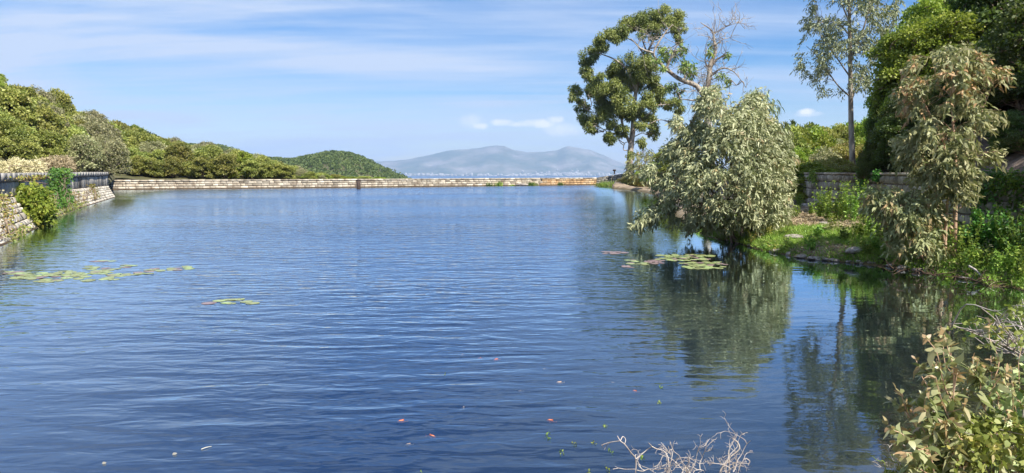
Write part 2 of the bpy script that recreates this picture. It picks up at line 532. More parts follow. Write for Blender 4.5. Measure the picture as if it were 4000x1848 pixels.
def soil_mat():
    m, n, l, out = new_mat('pond_soil')
    tc = n.new('ShaderNodeTexCoord')
    nz = n.new('ShaderNodeTexNoise'); nz.inputs['Scale'].default_value = 1.6; nz.inputs['Detail'].default_value = 9; nz.inputs['Roughness'].default_value = .7
    l.new(tc.outputs['Object'], nz.inputs[0])
    land = ramp(n, l, nz.outputs[0], [(0.3, (0.10, 0.07, 0.045)), (0.5, (0.26, 0.19, 0.12)), (0.7, (0.50, 0.41, 0.29))])
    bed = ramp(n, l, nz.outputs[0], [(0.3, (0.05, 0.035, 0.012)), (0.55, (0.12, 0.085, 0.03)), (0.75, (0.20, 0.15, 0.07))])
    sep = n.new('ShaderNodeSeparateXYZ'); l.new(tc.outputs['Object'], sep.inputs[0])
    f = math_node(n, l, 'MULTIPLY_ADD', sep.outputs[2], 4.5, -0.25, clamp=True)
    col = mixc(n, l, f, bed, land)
    depth_shade = math_node(n, l, 'MULTIPLY_ADD', sep.outputs[2], -1.6, -0.25, clamp=True)
    col = mixc(n, l, depth_shade, col, (0.006, 0.009, 0.012))  # bed darkened with depth, standing in for light absorbed by the water
    p = n.new('ShaderNodeBsdfPrincipled'); l.new(col, p.inputs['Base Color']); p.inputs['Roughness'].default_value = .95
    b = n.new('ShaderNodeBump'); b.inputs['Distance'].default_value = .06
    nb = n.new('ShaderNodeTexNoise'); nb.inputs['Scale'].default_value = 7; nb.inputs['Detail'].default_value = 8
    l.new(tc.outputs['Object'], nb.inputs[0]); l.new(nb.outputs[0], b.inputs['Height']); l.new(b.outputs[0], p.inputs['Normal'])
    l.new(p.outputs[0], out.inputs[0])
    return m


def water_mat():
    m, n, l, out = new_mat('pond_water')
    tc = n.new('ShaderNodeTexCoord')

    def layer(rot, scl, scale, detail, dist=0.0, rough=.5, loc=(0, 0, 0)):
        mp = n.new('ShaderNodeMapping')
        mp.inputs['Rotation'].default_value = (0, 0, rot); mp.inputs['Scale'].default_value = scl; mp.inputs['Location'].default_value = loc
        l.new(tc.outputs['Object'], mp.inputs[0])
        z = n.new('ShaderNodeTexNoise')
        z.inputs['Scale'].default_value = scale; z.inputs['Detail'].default_value = detail
        z.inputs['Distortion'].default_value = dist; z.inputs['Roughness'].default_value = rough
        l.new(mp.outputs[0], z.inputs[0])
        return z.outputs[0]
    long_w = layer(-0.12, (0.62, 2.3, 1), 1.0, 1.5, 0.45, .4)
    med_w = layer(0.10, (1.9, 4.6, 1), 1.0, 2, 0.5, .5, (5, 2, 0))
    fine = layer(-0.2, (3.0, 7.5, 1), 1.0, 2, 0.2, .5, (1, 7, 0))
    patch = layer(0.0, (0.05, 0.12, 1), 1.0, 2)
    patch = ramp(n, l, patch, [(0.35, 0.55), (0.62, 1.0)])
    sep = n.new('ShaderNodeSeparateXYZ'); l.new(tc.outputs['Object'], sep.inputs[0])
    X, Y = sep.outputs[0], sep.outputs[1]
    # how open to the wind: the water in the lee of the right bank lies calmer
    edge = math_node(n, l, 'SUBTRACT', math_node(n, l, 'MULTIPLY_ADD', Y, 0.115, 0.9), X)
    lee = ramp(n, l, math_node(n, l, 'MULTIPLY_ADD', edge, 0.16, 0.35, clamp=True), [(0.0, 0.08), (0.35, 0.30), (0.8, 1.0)])
    edgel = math_node(n, l, 'ADD', math_node(n, l, 'MULTIPLY_ADD', Y, 0.47, 6.1), X)
    leel = ramp(n, l, math_node(n, l, 'MULTIPLY', edgel, 0.14, clamp=True), [(0.0, 0.22), (0.35, 0.35), (0.9, 1.0)])
    lee = math_node(n, l, 'MULTIPLY', lee, leel)
    farf = ramp(n, l, math_node(n, l, 'MULTIPLY', Y, 1 / 60, clamp=True), [(0.05, 0.0), (0.45, 1.0)])
    h = math_node(n, l, 'MULTIPLY', long_w, 0.050)
    h = math_node(n, l, 'ADD', h, math_node(n, l, 'MULTIPLY', med_w, math_node(n, l, 'MULTIPLY_ADD', farf, 0.050, 0.014)))
    h = math_node(n, l, 'ADD', h, math_node(n, l, 'MULTIPLY', fine, math_node(n, l, 'MULTIPLY_ADD', farf, 0.018, 0.0024)))
    h = math_node(n, l, 'MULTIPLY', h, math_node(n, l, 'MULTIPLY', patch, lee))
    bp = n.new('ShaderNodeBump'); bp.inputs['Distance'].default_value = 1.0; bp.inputs['Strength'].default_value = 1.0
    l.new(h, bp.inputs['Height'])
    # wind waves lean towards the near shore, so the faces one sees tilt that way in the open water
    tilt = math_node(n, l, 'MULTIPLY', math_node(n, l, 'MULTIPLY_ADD', farf, 0.10, 0.012), lee)
    tc3 = n.new('ShaderNodeCombineXYZ'); l.new(math_node(n, l, 'MULTIPLY', tilt, -1.0), tc3.inputs[1])
    va = n.new('ShaderNodeVectorMath'); va.operation = 'ADD'; l.new(bp.outputs[0], va.inputs[0]); l.new(tc3.outputs[0], va.inputs[1])
    vn = n.new('ShaderNodeVectorMath'); vn.operation = 'NORMALIZE'; l.new(va.outputs[0], vn.inputs[0])
    fr = n.new('ShaderNodeFresnel'); fr.inputs['IOR'].default_value = 1.34
    l.new(vn.outputs[0], fr.inputs['Normal'])
    fac = math_node(n, l, 'MULTIPLY_ADD', fr.outputs[0], 2.1, 0.015, clamp=True)
    gl = n.new('ShaderNodeBsdfGlossy'); gl.inputs['Roughness'].default_value = 0.02; gl.inputs['Color'].default_value = (0.76, 0.89, 1.0, 1)
    l.new(vn.outputs[0], gl.inputs['Normal'])
    tr = n.new('ShaderNodeBsdfTransparent'); tr.inputs[0].default_value = (0.80, 0.88, 0.84, 1)
    df = n.new('ShaderNodeBsdfDiffuse'); df.inputs[0].default_value = (0.004, 0.020, 0.072, 1)
    mx = n.new('ShaderNodeMixShader')
    l.new(ramp(n, l, math_node(n, l, 'MULTIPLY_ADD', edge, 0.16, 0.35, clamp=True), [(0.0, 0.05), (0.3, 0.2), (0.8, 0.6)]), mx.inputs[0])
    l.new(tr.outputs[0], mx.inputs[1]); l.new(df.outputs[0], mx.inputs[2])
    m2 = n.new('ShaderNodeMixShader')
    l.new(fac, m2.inputs[0]); l.new(mx.outputs[0], m2.inputs[1]); l.new(gl.outputs[0], m2.inputs[2])
    l.new(m2.outputs[0], out.inputs[0])
    return m


def sea_mat():
    m, n, l, out = new_mat('sea_water')
    p = n.new('ShaderNodeBsdfPrincipled')
    p.inputs['Base Color'].default_value = (0.015, 0.05, 0.13, 1)
    p.inputs['Roughness'].default_value = .35
    p.inputs['Specular IOR Level'].default_value = .25
    l.new(p.outputs[0], out.inputs[0])
    return m


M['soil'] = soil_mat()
M['water'] = water_mat()
M['sea'] = sea_mat()
M['hill'] = rough_mat('hill_ground', [(0.3, (0.045, 0.05, 0.02)), (0.5, (0.09, 0.085, 0.04)), (0.75, (0.19, 0.16, 0.10))], .35, bump=.2, bscale=1, attr=.2)
M['slope'] = rough_mat('rocky_slope', [(0.3, (0.05, 0.04, 0.03)), (0.5, (0.14, 0.105, 0.08)), (0.72, (0.30, 0.23, 0.19))], 1.1, bump=.25, bscale=2.2, attr=.2)
M['mount'] = rough_mat('mountain', [(0.40, (0.055, 0.075, 0.04)), (0.52, (0.11, 0.11, 0.075)), (0.62, (0.19, 0.175, 0.15)), (0.75, (0.30, 0.27, 0.24))], .0014, bump=40, bscale=.004, attr=.15)

# ------------------------------------------------------------------ plan of the place
SHORE = [(-12, 4.2), (-6, 4.1), (-2, 4.0), (1.0, 4.1), (2.6, 4.6), (3.6, 5.2), (5.2, 6.3), (7.0, 8.0), (9.0, 10.4), (10.6, 13.2)]
for px, py in ((3990, 1135), (3930, 1118), (3860, 1122), (3790, 1092), (3700, 1082), (3640, 1072), (3560, 1058), (3480, 1042), (3400, 1036), (3300, 1026), (3200, 1018), (3110, 1006),
               (3040, 990), (2960, 975), (2880, 950), (2800, 935), (2740, 915), (2690, 890), (2640, 850), (2630, 820), (2610, 790), (2560, 762), (2500, 748), (2440, 740), (2390, 736)):
    p = gw(px, py)
    SHORE.append((p.x, p.y))
DAM_L = gw(437, 742); DAM_R = gw(2330, 722)
RWALL = [(11.5, 0), (12.2, 9), (13.0, 18), (13.7, 28), (14.6, 38), (17.5, 68), (20.5, 95), (24.0, 118), (21.5, 126), (DAM_R.x, DAM_R.y)]
LAND = SHORE + [(20, 132), (30, 130), (40, 60), (40, -20), (-12, -20)]


def seg_dist(X, Y, line):
    D = np.full(X.shape, 1e9)
    for (x0, y0), (x1, y1) in zip(line[:-1], line[1:]):
        dx, dy = x1 - x0, y1 - y0
        t = np.clip(((X - x0) * dx + (Y - y0) * dy) / (dx * dx + dy * dy + 1e-12), 0, 1)
        D = np.minimum(D, np.hypot(X - x0 - t * dx, Y - y0 - t * dy))
    return D


def inside(X, Y, poly):
    r = np.zeros(X.shape, bool)
    n = len(poly)
    for i in range(n):
        x0, y0 = poly[i]; x1, y1 = poly[(i + 1) % n]
        c = ((y0 > Y) != (y1 > Y)) & (X < (x1 - x0) * (Y - y0) / (y1 - y0 + 1e-12) + x0)
        r ^= c
    return r


def bank_z(X, Y):
    X = np.asarray(X, float); Y = np.asarray(Y, float)
    d = seg_dist(X, Y, SHORE)
    land = inside(X, Y, LAND)
    nz = fbm(X * .8, Y * .8, 3)
    up = 0.10 * np.clip(d / .25, 0, 1) + np.minimum(0.95, 0.9 * (1 - np.exp(-d / 2.2))) * .9 + nz * 0.10 * np.clip(d, 0, 1)
    dn = -0.06 - np.minimum(d * 0.30, 2.8) + nz * .06
    return np.where(land, up, dn)


def make_bank():
    xs = np.concatenate([np.linspace(-60, -14, 12), np.arange(-12, 17.01, 0.22), np.linspace(18, 60, 12)])
    ys = np.concatenate([np.linspace(-24, -2, 8), np.arange(-1, 34, 0.22), np.linspace(35, 150, 80)])
    X, Y = np.meshgrid(xs, ys)
    Z = bank_z(X, Y)
    # outside the walls the bed sheet dips away underground
    off = (X > 16.5) & (Y > -2)
    Z = np.where(off, np.minimum(Z, 0.2), Z)
    mb = MB(); grid_mesh(mb, X, Y, Z)
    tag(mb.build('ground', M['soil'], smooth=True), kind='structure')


make_bank()

# pond water sheet
mb = MB()
poly = [(-14, -3), (-18.6, 24), (-28.2, 43), (-39, 68), (-50, 80), (DAM_L.x - 1, DAM_L.y + .3), (DAM_R.x + .3, DAM_R.y + .3), (24.3, 118), (20.7, 95), (17.7, 68), (14.9, 38), (13.9, 28), (13.2, 18), (12.4, 9), (11.6, -3)]
V = [(x, y, 0) for x, y in poly] + [(0, 20, 0), (-5, 70, 0)]
me = bpy.data.meshes.new('water')
me.from_pydata([(x, y, 0) for x, y in poly], [], [list(range(len(poly)))[::-1]])
me.materials.append(M['water'])
wo = bpy.data.objects.new('water', me); COL.objects.link(wo)
tag(wo, kind='structure')

# sea, to the horizon
mb = MB()
g = np.linspace(-17000, 17000, 9)
X, Y = np.meshgrid(g, g)
grid_mesh(mb, X, Y, X * 0 - 88)
tag(mb.build('sea', M['sea']), kind='structure')


# ------------------------------------------------------------------ hills
def interp(x, table):
    t = np.array(table, float)
    return np.interp(x, t[:, 0], t[:, 1])


SIL = [(-1800, 20), (-600, 120), (0, 252), (60, 300), (140, 330), (200, 342), (300, 392), (400, 428), (500, 458), (600, 492), (700, 522), (800, 556), (900, 585), (1000, 612), (1100, 652), (1200, 676), (1300, 700), (1500, 760), (2400, 900)]
YBASE = [(-1800, 16), (-500, 26), (0, 41), (430, 76), (450, 97.5), (1000, 105.5), (1400, 112.5), (1700, 118.5), (2000, 124.5), (2330, 131.5), (2480, 134)]
YRIDGE = [(-1800, 60), (0, 88), (300, 120), (600, 165), (900, 205), (1200, 240), (1500, 260), (2400, 300)]
TREE_H = 6.6


def left_z(px, Y):
    yb = interp(px, YBASE); yr = interp(px, YRIDGE)
    zr = CH + (HOR - interp(px, SIL)) / FOC * yr - TREE_H
    z0 = np.where(px < 1250, 1.0, 0.6)
    s = (Y - yb) / (yr - yb)
    z = z0 + (zr - z0) * np.clip(s, 0, 1) ** 0.92
    z = np.where(s > 1, zr - (s - 1) * (yr - yb) * .38, z)
    return np.maximum(z, -90)


def make_left_hill():
    pxs = np.arange(-1800, 2480, 24.0)
    ts = np.concatenate([np.linspace(0, 1, 40), np.linspace(1.05, 3.2, 24)])
    PX, T = np.meshgrid(pxs, ts)
    yb = interp(PX, YBASE); yr = interp(PX, YRIDGE)
    Y = yb + (yr - yb) * T
    X = (PX - 2000) / FOC * Y
    Z = left_z(PX, Y) + fbm(X / 9, Y / 9, 8) * .7
    mb = MB(); grid_mesh(mb, X, Y, Z)
    tag(mb.build('hillside', M['hill'], smooth=True), kind='structure')


make_left_hill()

FAR = [(500, 560), (850, 566), (900, 580), (960, 596), (1030, 610), (1110, 617), (1170, 617), (1220, 606), (1270, 597), (1310, 591), (1345, 592), (1390, 605), (1430, 622), (1480, 645), (1530, 668), (1580, 692), (1700, 740), (1850, 800)]


def make_far_hill():
    pxs = np.arange(500, 1860, 8.0)
    ts = np.linspace(0, 1.7, 60)
    PX, T = np.meshgrid(pxs, ts)
    yb, yr = 560, 900
    Y = yb + (yr - yb) * T
    X = (PX - 2000) / FOC * Y
    zr = CH + (HOR - interp(PX, FAR)) / FOC * yr - 3
    zb = np.minimum(-34, zr - 12)
    Z = np.where(T <= 1, zb + (zr - zb) * np.sin(np.clip(T, 0, 1) * math.pi / 2) ** 1.1, zr - (T - 1) ** 1.3 * 160)
    Z = Z + fbm(X / 60, Y / 60, 5) * 5 * np.clip(1.2 - T, 0.1, 1) 
    mb = MB(); grid_mesh(mb, X, Y, Z)
    tag(mb.build('far_hill', M['hill'], smooth=True), kind='structure')
    # the wood that covers it: one mass of crowns
    r = np.random.default_rng(5)
    mb = MB()
    n = 5200
    ii = r.integers(0, PX.shape[0] - 20, n); jj = r.integers(0, PX.shape[1], n)
    c = np.stack([X[ii, jj], Y[ii, jj], Z[ii, jj]], -1) + np.stack([r.normal(0, 3, n), r.normal(0, 5, n), np.zeros(n)], -1)
    R = r.uniform(2.2, 4.6, n)
    k = 22
    d = rand_dirs(n * k, r); d[:, 2] = np.abs(d[:, 2])
    P = np.repeat(c, k, 0) + d * np.repeat(R, k)[:, None] * np.array([1, 1, .85])
    v = np.clip(np.repeat(r.random(n), k) * .7 + r.random(n * k) * .3, 0, 1)
    D = unit(d + rand_dirs(n * k, r) * .8)
    leaves(mb, P - D * .9, D, 2.0, 1.7, v, 0.0, .1, 'diamond', r)
    tag(mb.build('distant_wood', M['far']), 'dense green wood covering the rounded hill beyond the dam', 'wood', kind='stuff')


make_far_hill()

MT = [(700, 660), (1000, 655), (1300, 642), (1460, 632), (1540, 628), (1600, 622), (1678, 606), (1755, 589), (1817, 585), (1872, 580), (1903, 574), (1930, 571), (1969, 571), (2008, 586), (2058, 594), (2120, 594), (2175, 587),
      (2200, 576), (2217, 572), (2260, 579), (2306, 587), (2357, 607), (2396, 626), (2446, 645), (2520, 664), (2620, 676), (2900, 682), (3400, 684)]
SEA_Z = -88.0


def make_mountains():
    pxs = np.arange(700, 3400, 5.0)
    ts = np.linspace(0, 1.25, 70)
    PX, T = np.meshgrid(pxs, ts)
    y0, y1 = 12300, 14800
    Y = y0 + (y1 - y0) * T
    X = (PX - 2000) / FOC * Y
    zr = CH + (HOR - interp(PX, MT)) / FOC * y1
    s = np.clip(T, 0, 1)
    prof = np.where(s < .25, s * .45, .1125 + (s - .25) * 1.1833)
    Z = SEA_Z + 3 + (zr - SEA_Z - 3) * prof
    rid = np.abs(fbm(X / 900, Y / 1500, 21, 5))
    Z = Z - rid * 190 * np.clip(s * (1 - s) * 4, 0, 1) * np.clip((zr + 60) / 400, .15, 1) + fbm(X / 300, Y / 300, 4) * 14 * np.clip(s * 3, 0, 1)
    Z = np.where(T > 1, Z - (T - 1) * 600, Z)
    Z = np.maximum(Z, SEA_Z + 1)
    mb = MB(); grid_mesh(mb, X, Y, Z, v=np.clip(.5 + fbm(X / 500, Y / 500, 9) * .5, 0, 1))
    tag(mb.build('mountains', M['mount'], smooth=True), kind='structure')
    # the town along the far shore
    r = np.random.default_rng(8)
    meshes = []
    for w, d, h, kind in ((42, 22, 22, 0), (26, 20, 34, 0), (60, 24, 16, 1), (20, 18, 14, 1), (90, 40, 13, 0)):
        b = MB()
        box(b, (0, 0, h / 2), (w, d, h), v=.8)
        if kind:   # pitched roof
            b.add([(-w / 2 - 1, -d / 2 - 1, h), (w / 2 + 1, -d / 2 - 1, h), (w / 2 + 1, d / 2 + 1, h), (-w / 2 - 1, d / 2 + 1, h), (-w / 2, 0, h + 5), (w / 2, 0, h + 5)],
                  f3=[[0, 4, 3], [1, 2, 5]], f4=[[0, 1, 5, 4], [2, 3, 4, 5]], v=.2)
        else:
            box(b, (0, 0, h + 1.5), (w * .3, d * .4, 3), v=.6)
        for k in range(int(h // 7)):
            box(b, (0, -d / 2 - .3, 4 + 7 * k), (w * .9, .5, 1.6), v=.0)
        o = b.build('town_building', M['render_wall']); meshes.append(o.data); bpy.data.objects.remove(o)
    for i in range(230):
        dens = r.random()
        px = r.uniform(1990, 2470) if dens < .72 else r.uniform(1570, 2000)
        y = r.beta(1.1, 3.0) * (1500 if 2040 < px < 2300 else 500) + 12340
        x = (px - 2000) / FOC * y
        T = (y - y0) / (y1 - y0)
        j = int(np.clip(round((px - 700) / 5), 0, len(pxs) - 1)); ti = int(np.clip(round(T / 1.25 * 69), 0, 69))
        o = bpy.data.objects.new('town_building', meshes[int(r.choice(5, p=[.35, .25, .15, .2, .05]))])
        COL.objects.link(o)
        o.location = (x, y, Z[ti, j] - 2)
        o.rotation_euler = (0, 0, r.uniform(-.7, .7))
        s = r.uniform(.8, 1.5); o.scale = (s, s, s * r.uniform(.8, 1.3))
        tag(o, 'tiny pale building among many in the hazy town along the far shore', 'building', 'buildings of the town across the bay')


make_mountains()


# ------------------------------------------------------------------ masonry
def lerp_line(line, s):
    P = np.array(line, float)
    L = np.concatenate([[0], np.cumsum(np.linalg.norm(np.diff(P, axis=0), axis=1))])
    return np.stack([np.interp(s, L / L[-1], P[:, k]) for k in range(3)], -1), L[-1]


def masonry(mb, bottom, top, course, length, gap, proud, seed, shift=True, jitter=.25, vary=1.0, skip=None):
    """coursed blocks on the sheet between two 3-D lines; every block is a bevelled slab standing proud of the joint plane"""
    r = np.random.default_rng(seed)
    B, LB = lerp_line(bottom, np.array([0.0])); T, LT = lerp_line(top, np.array([0.0]))
    hh = np.linalg.norm(np.array(top[0]) - np.array(bottom[0]))
    rows = max(1, int(round(hh / course)))
    hs = np.clip(r.normal(1, .12, rows), .75, 1.3); e = np.concatenate([[0], np.cumsum(hs)]); e /= e[-1]
    for k in range(rows):
        n = int(LB / length) + 1
        w = np.clip(r.normal(1, jitter, n), .45, 1.8); s = np.concatenate([[0], np.cumsum(w)]); s /= s[-1]
        a, b = s[:-1], s[1:]
        def P(ss, q):
            bo, _ = lerp_line(bottom, ss); to, _ = lerp_line(top, ss)
            return bo + (to - bo) * np.asarray(q)[:, None]
        q0 = np.full(n, e[k]); q1 = np.full(n, e[k + 1])
        c = [P(a, q0), P(b, q0), P(b, q1), P(a, q1)]
        nrm = unit(np.cross(c[1] - c[0], c[3] - c[0]))
        ex = unit(c[1] - c[0]); ez = unit(c[3] - c[0])
        gx = gap * r.uniform(.6, 1.5, n)[:, None]
        pr = (proud * r.uniform(.5, 1.6, n) * vary)[:, None]
        base = [c[0] + ex * gx + ez * gx, c[1] - ex * gx + ez * gx, c[2] - ex * gx - ez * gx, c[3] + ex * gx - ez * gx]
        bv = pr * 0.9
        jit = lambda: r.normal(size=(n, 3)) * gap * .5
        f = [base[0] + ex * bv + ez * bv + nrm * pr + jit(), base[1] - ex * bv + ez * bv + nrm * pr + jit(),
             base[2] - ex * bv - ez * bv + nrm * pr + jit(), base[3] + ex * bv - ez * bv + nrm * pr + jit()]
        V = np.stack(base + f, 1)
        keep = np.ones(n, bool)
        if skip is not None:
            keep = ~skip((a + b) / 2)
        V = V[keep]; m = len(V)
        i = (np.arange(m) * 8)[:, None]
        F = np.concatenate([i + np.array([q]) for q in ([4, 5, 6, 7], [0, 1, 5, 4], [1, 2, 6, 5], [2, 3, 7, 6], [3, 0, 4, 7])])
        mb.add(V.reshape(-1, 3), f4=F, v=np.repeat(r.random(m), 8))


def sheet_between(mb, lines, v=.5):
    """closed strip through consecutive 3-D lines with the same number of points"""
    A = np.array(lines, float)
    grid_mesh(mb, A[:, :, 0], A[:, :, 1], A[:, :, 2], v=v)


def offset(line, d):
    """shift a plan line sideways (to its right when d > 0)"""
    P = np.array(line, float); T = unit(np.gradient(P, axis=0))
    return [(p[0] + t[1] * d, p[1] - t[0] * d) for p, t in zip(P, T)]


def z3(line, z):
    if np.isscalar(z): z = [z] * len(line)
    return [(p[0], p[1], q) for p, q in zip(line, z)]


def resample(line, step):
    P = np.array(line, float)
    L = np.concatenate([[0], np.cumsum(np.linalg.norm(np.diff(P, axis=0), axis=1))])
    s = np.linspace(0, L[-1], max(2, int(L[-1] / step) + 1))
    return [tuple(np.interp(q, L, P[:, k]) for k in range(P.shape[1])) for q in s]


# --- the dam across the far end (facing the camera; line runs left to right, the water on its right-hand side)
DZ = 1.30
dl = [(DAM_L.x - 14, DAM_L.y - 5), (DAM_L.x, DAM_L.y), ((DAM_L.x + DAM_R.x) / 2 + 1.5, (DAM_L.y + DAM_R.y) / 2 - 1.0), (DAM_R.x, DAM_R.y)]
dl = [tuple(p[:2]) for p in smooth_path([(a, b, 0) for a, b in dl], 10)]


def wall_thing(name, label, line, z0, z1, cop_h, thick, face_mat, cop_mat, course, length, gap, proud, seed, wet=True, skip=None, cap_proud=.06, group=None, rust=False):
    root = empty(name, (line[0][0], line[0][1], 0)); org = root.location.copy()
    line = resample(line, 1.5)
    zt = z1(line) if callable(z1) else [z1] * len(line)
    zc = [z - cop_h for z in zt]
    back = offset(line, -thick)
    b = MB()
    sheet_between(b, [z3(line, z0), z3(line, zc)])
    sheet_between(b, [z3(back, [z - .002 for z in zc]), z3(back, z0 - 1)])
    b.build('core', M['mortar'], root, origin=org)
    b = MB()
    masonry(b, z3(line, z0), z3(line, zc), course, length, gap, proud, seed, skip=skip)
    b.build('stone_face', face_mat, root, origin=org)
    if rust:
        b = MB(); masonry(b, z3(line, z0), z3(line, zc), course, length, gap, proud, seed, skip=lambda q: ~skip(q))
        tag(b.build('stone_face', M['dam_rust'], root, origin=org), 'rust-stained orange stretch of the stone face')
    # coping slabs, one after another with joints
    b = MB()
    f = resample(offset(line, cap_proud), 1.0); n = len(f)
    g = resample(offset(line, -thick - .04), 1.0); m = min(n, len(g))
    r = np.random.default_rng(seed + 1)
    zz = np.interp(np.linspace(0, 1, m), np.linspace(0, 1, len(zt)), zt)
    gi = [g[int(round(i * (len(g) - 1) / (m - 1)))] for i in range(m)]
    fi = [f[int(round(i * (len(f) - 1) / (m - 1)))] for i in range(m)]
    for i in range(m - 1):
        a0, a1 = np.array(fi[i]), np.array(fi[i + 1]); c0, c1 = np.array(gi[i]), np.array(gi[i + 1])
        e = .008
        q = [a0 + (a1 - a0) * e, a1 - (a1 - a0) * e, c1 - (c1 - c0) * e, c0 + (c0 * 0 + (c1 - c0) * e)]
        dz = r.normal(0, .008)
        lo = [(x, y, z) for (x, y), z in zip(q, (zz[i] - cop_h, zz[i + 1] - cop_h, zz[i + 1] - cop_h, zz[i] - cop_h))]
        hi = [(x, y, z) for (x, y), z in zip(q, (zz[i] + dz, zz[i + 1] + dz, zz[i + 1] + dz, zz[i] + dz))]
        b.add(lo + hi, f4=[[0, 3, 2, 1], [4, 5, 6, 7], [0, 1, 5, 4], [1, 2, 6, 5], [2, 3, 7, 6], [3, 0, 4, 7]], v=r.random())
    b.build('coping', cop_mat, root, origin=org)
    if wet:
        b = MB()
        o1 = offset(line, .09); o2 = offset(line, .03)
        sheet_between(b, [z3(o1, -1.5), z3(o1, .10), z3(o2, .16)])
        b.build('waterline_ledge', M['wetline'], root, origin=org)
    tag(root, label, 'wall', group)
    return root


wall_thing('dam_wall', 'long low sunlit stone dam wall stretching across the far side of the pond', dl, -1.5, DZ, .24, .8, M['dam'], M['dam'], .34, .85, .024, .05, 31, skip=lambda q: q > .87, rust=True)

# raised darker abutment at the right end of the dam, turning towards the camera
rb = [(DAM_R.x, DAM_R.y), (DAM_R.x + 5, DAM_R.y - 1.0), (24.2, 119)]
q = at(2400, 681, 124); zq = 2.0
def rise(line):
    n = len(line); out = []
    for i, p in enumerate(line):
        d = math.hypot(p[0] - DAM_R.x, p[1] - DAM_R.y)
        out.append(DZ + (2.0 - DZ) * min(1, d / 4.6))
    return out
wall_thing('abutment_wall', 'short dark stone wall sloping up from the right end of the dam beneath the tall tree', rb, -1.5, rise, .16, .8, M['granite'], M['granite'], .33, .8, .02, .05, 41)

# --- right retaining wall, running from the far corner towards the camera (water on its right-hand side)
rw = [(24.2, 118.7), (20.5, 95), (17.5, 68), (14.6, 38), (13.7, 28), (13.0, 18), (12.2, 9), (11.5, 0)]
RZ = 2.43
wall_thing('retaining_wall', 'tall shaded grey block retaining wall behind the right bank', rw, -1.2, RZ, .08, .7, M['granite'], M['dam'], .36, .46, .026, .055, 51, wet=False)

# --- left quay wall: dark dressed upper wall over a pale battered foot
up = [(-12.2, 9), (-20.3, 28), (-29.9, 47), (-39.2, 69)]
lo = [(-10.5, 9), (-17.8, 25), (-27.0, 42.8), (-38.0, 68)]
LZ = 2.40
lw = empty('quay_wall', (lo[3][0], lo[3][1], 0)); org = lw.location.copy()
upr = resample(up[:1] + up[1:], 1.3); N_UP = len(upr)
lor = [tuple(np.interp(k / (N_UP - 1), np.linspace(0, 1, 60), np.array(resample(lo, .01))[np.linspace(0, len(resample(lo, .01)) - 1, 60).astype(int), j]) for j in (0, 1)) for k in range(N_UP)]
ZJ = [float(v_) for v_ in np.interp([p_[1] for p_ in upr], [9, 28, 47, 69], [1.55, 1.42, 1.22, 1.08])]
zj = ZJ[-1]
b = MB()
sheet_between(b, [z3(lor, -.3), z3(upr, ZJ), z3(upr, LZ - .34)])
backl = offset(upr, -.7)
sheet_between(b, [z3(backl, LZ - .3), z3(backl, -.5)])
# end face at the far corner
e0, e1 = lor[-1], upr[-1]; e2 = (upr[-1][0] - 9, upr[-1][1] + 5); e3 = (e0[0] - 8, e0[1] + 5.2)
sheet_between(b, [[(e0[0], e0[1], -.3), (e3[0], e3[1], -.3)], [(e1[0], e1[1], zj), (e2[0], e2[1], zj)], [(e1[0], e1[1], LZ - .02), (e2[0], e2[1], LZ - .02)]])
b.build('core', M['mortar'], lw, origin=org)
b = MB(); masonry(b, z3(lor, 0.0), z3(upr, ZJ), .36, .70, .022, .040, 61, jitter=.18, vary=1.0)
masonry(b, [(e0[0], e0[1], 0.0), (e3[0], e3[1], 0.0)], [(e1[0], e1[1], zj), (e2[0], e2[1], zj)], .52, .8, .03, .08, 63)
b.build('battered_foot', M['batter'], lw, origin=org)
b = MB(); masonry(b, z3(upr, [q_ + .02 for q_ in ZJ]), z3(upr, LZ - .36), .40, 1.1, .008, .035, 62, vary=1.0)
masonry(b, [(e1[0], e1[1], zj), (e2[0], e2[1], zj)], [(e1[0], e1[1], LZ - .36), (e2[0], e2[1], LZ - .36)], .48, 1.1, .01, .03, 64)
b.build('upper_wall', M['lichen'], lw, origin=org)
b = MB()
f = offset(upr, .12); g = offset(upr, -.75)
r_ = np.random.default_rng(6)
for i in range(N_UP - 1):
    a0, a1, c0, c1 = (np.array(t) for t in (f[i], f[i + 1], g[i], g[i + 1]))
    q = [a0 + (a1 - a0) * .006, a1 - (a1 - a0) * .006, c1, c0]
    dz = r_.normal(0, .008)
    b.add([(x, y, LZ - .33) for x, y in q] + [(x, y, LZ + dz) for x, y in q], f4=[[0, 3, 2, 1], [4, 5, 6, 7], [0, 1, 5, 4], [1, 2, 6, 5], [2, 3, 7, 6], [3, 0, 4, 7]], v=r_.random())
b.build('coping', M['coping'], lw, origin=org)
b = MB()
sheet_between(b, [z3(offset(lor, .06), -.4), z3(offset(lor, .06), .03), z3(offset(lor, -.02), .05)])
b.build('waterline_ledge', M['wetline'], lw, origin=org)
tag(lw, 'left quay wall with black-stained upper courses over a pale sloping stone foot', 'wall')

# sluice slot on the dam: an iron guide post on the wall face
p = gw(1402, 737)
post = empty('sluice_post', (p.x, p.y - .25, 0))
b = MB(); box(b, (0, 0, .2), (.50, .36, 2.0), .4, .5); b.build('post', M['metal'], post)
b = MB(); box(b, (0, 0, 1.24), (.62, .46, .07), .4, .5); tube(b, [(0, 0, 1.27), (0, 0, 1.34)], .05, .05, 8); b.build('cap', M['metal'], post)
tag(post, 'dark iron sluice post standing in the water against the dam wall', 'post')
p = at(2415, 680, 123.4)
bo = empty('bollard', (p.x, DAM_R.y - 1.3, 1.95))
b = MB(); tube(b, [(0, 0, 0), (0, 0, .55)], .13, .11, 10); b.build('stem', M['metal'], bo)
b = MB(); box(b, (0, 0, .68), (.42, .36, .30), .3, .5, .02); b.build('head', M['metal'], bo)
tag(bo, 'small dark marker post on top of the sloping wall left of the tall tree', 'post')


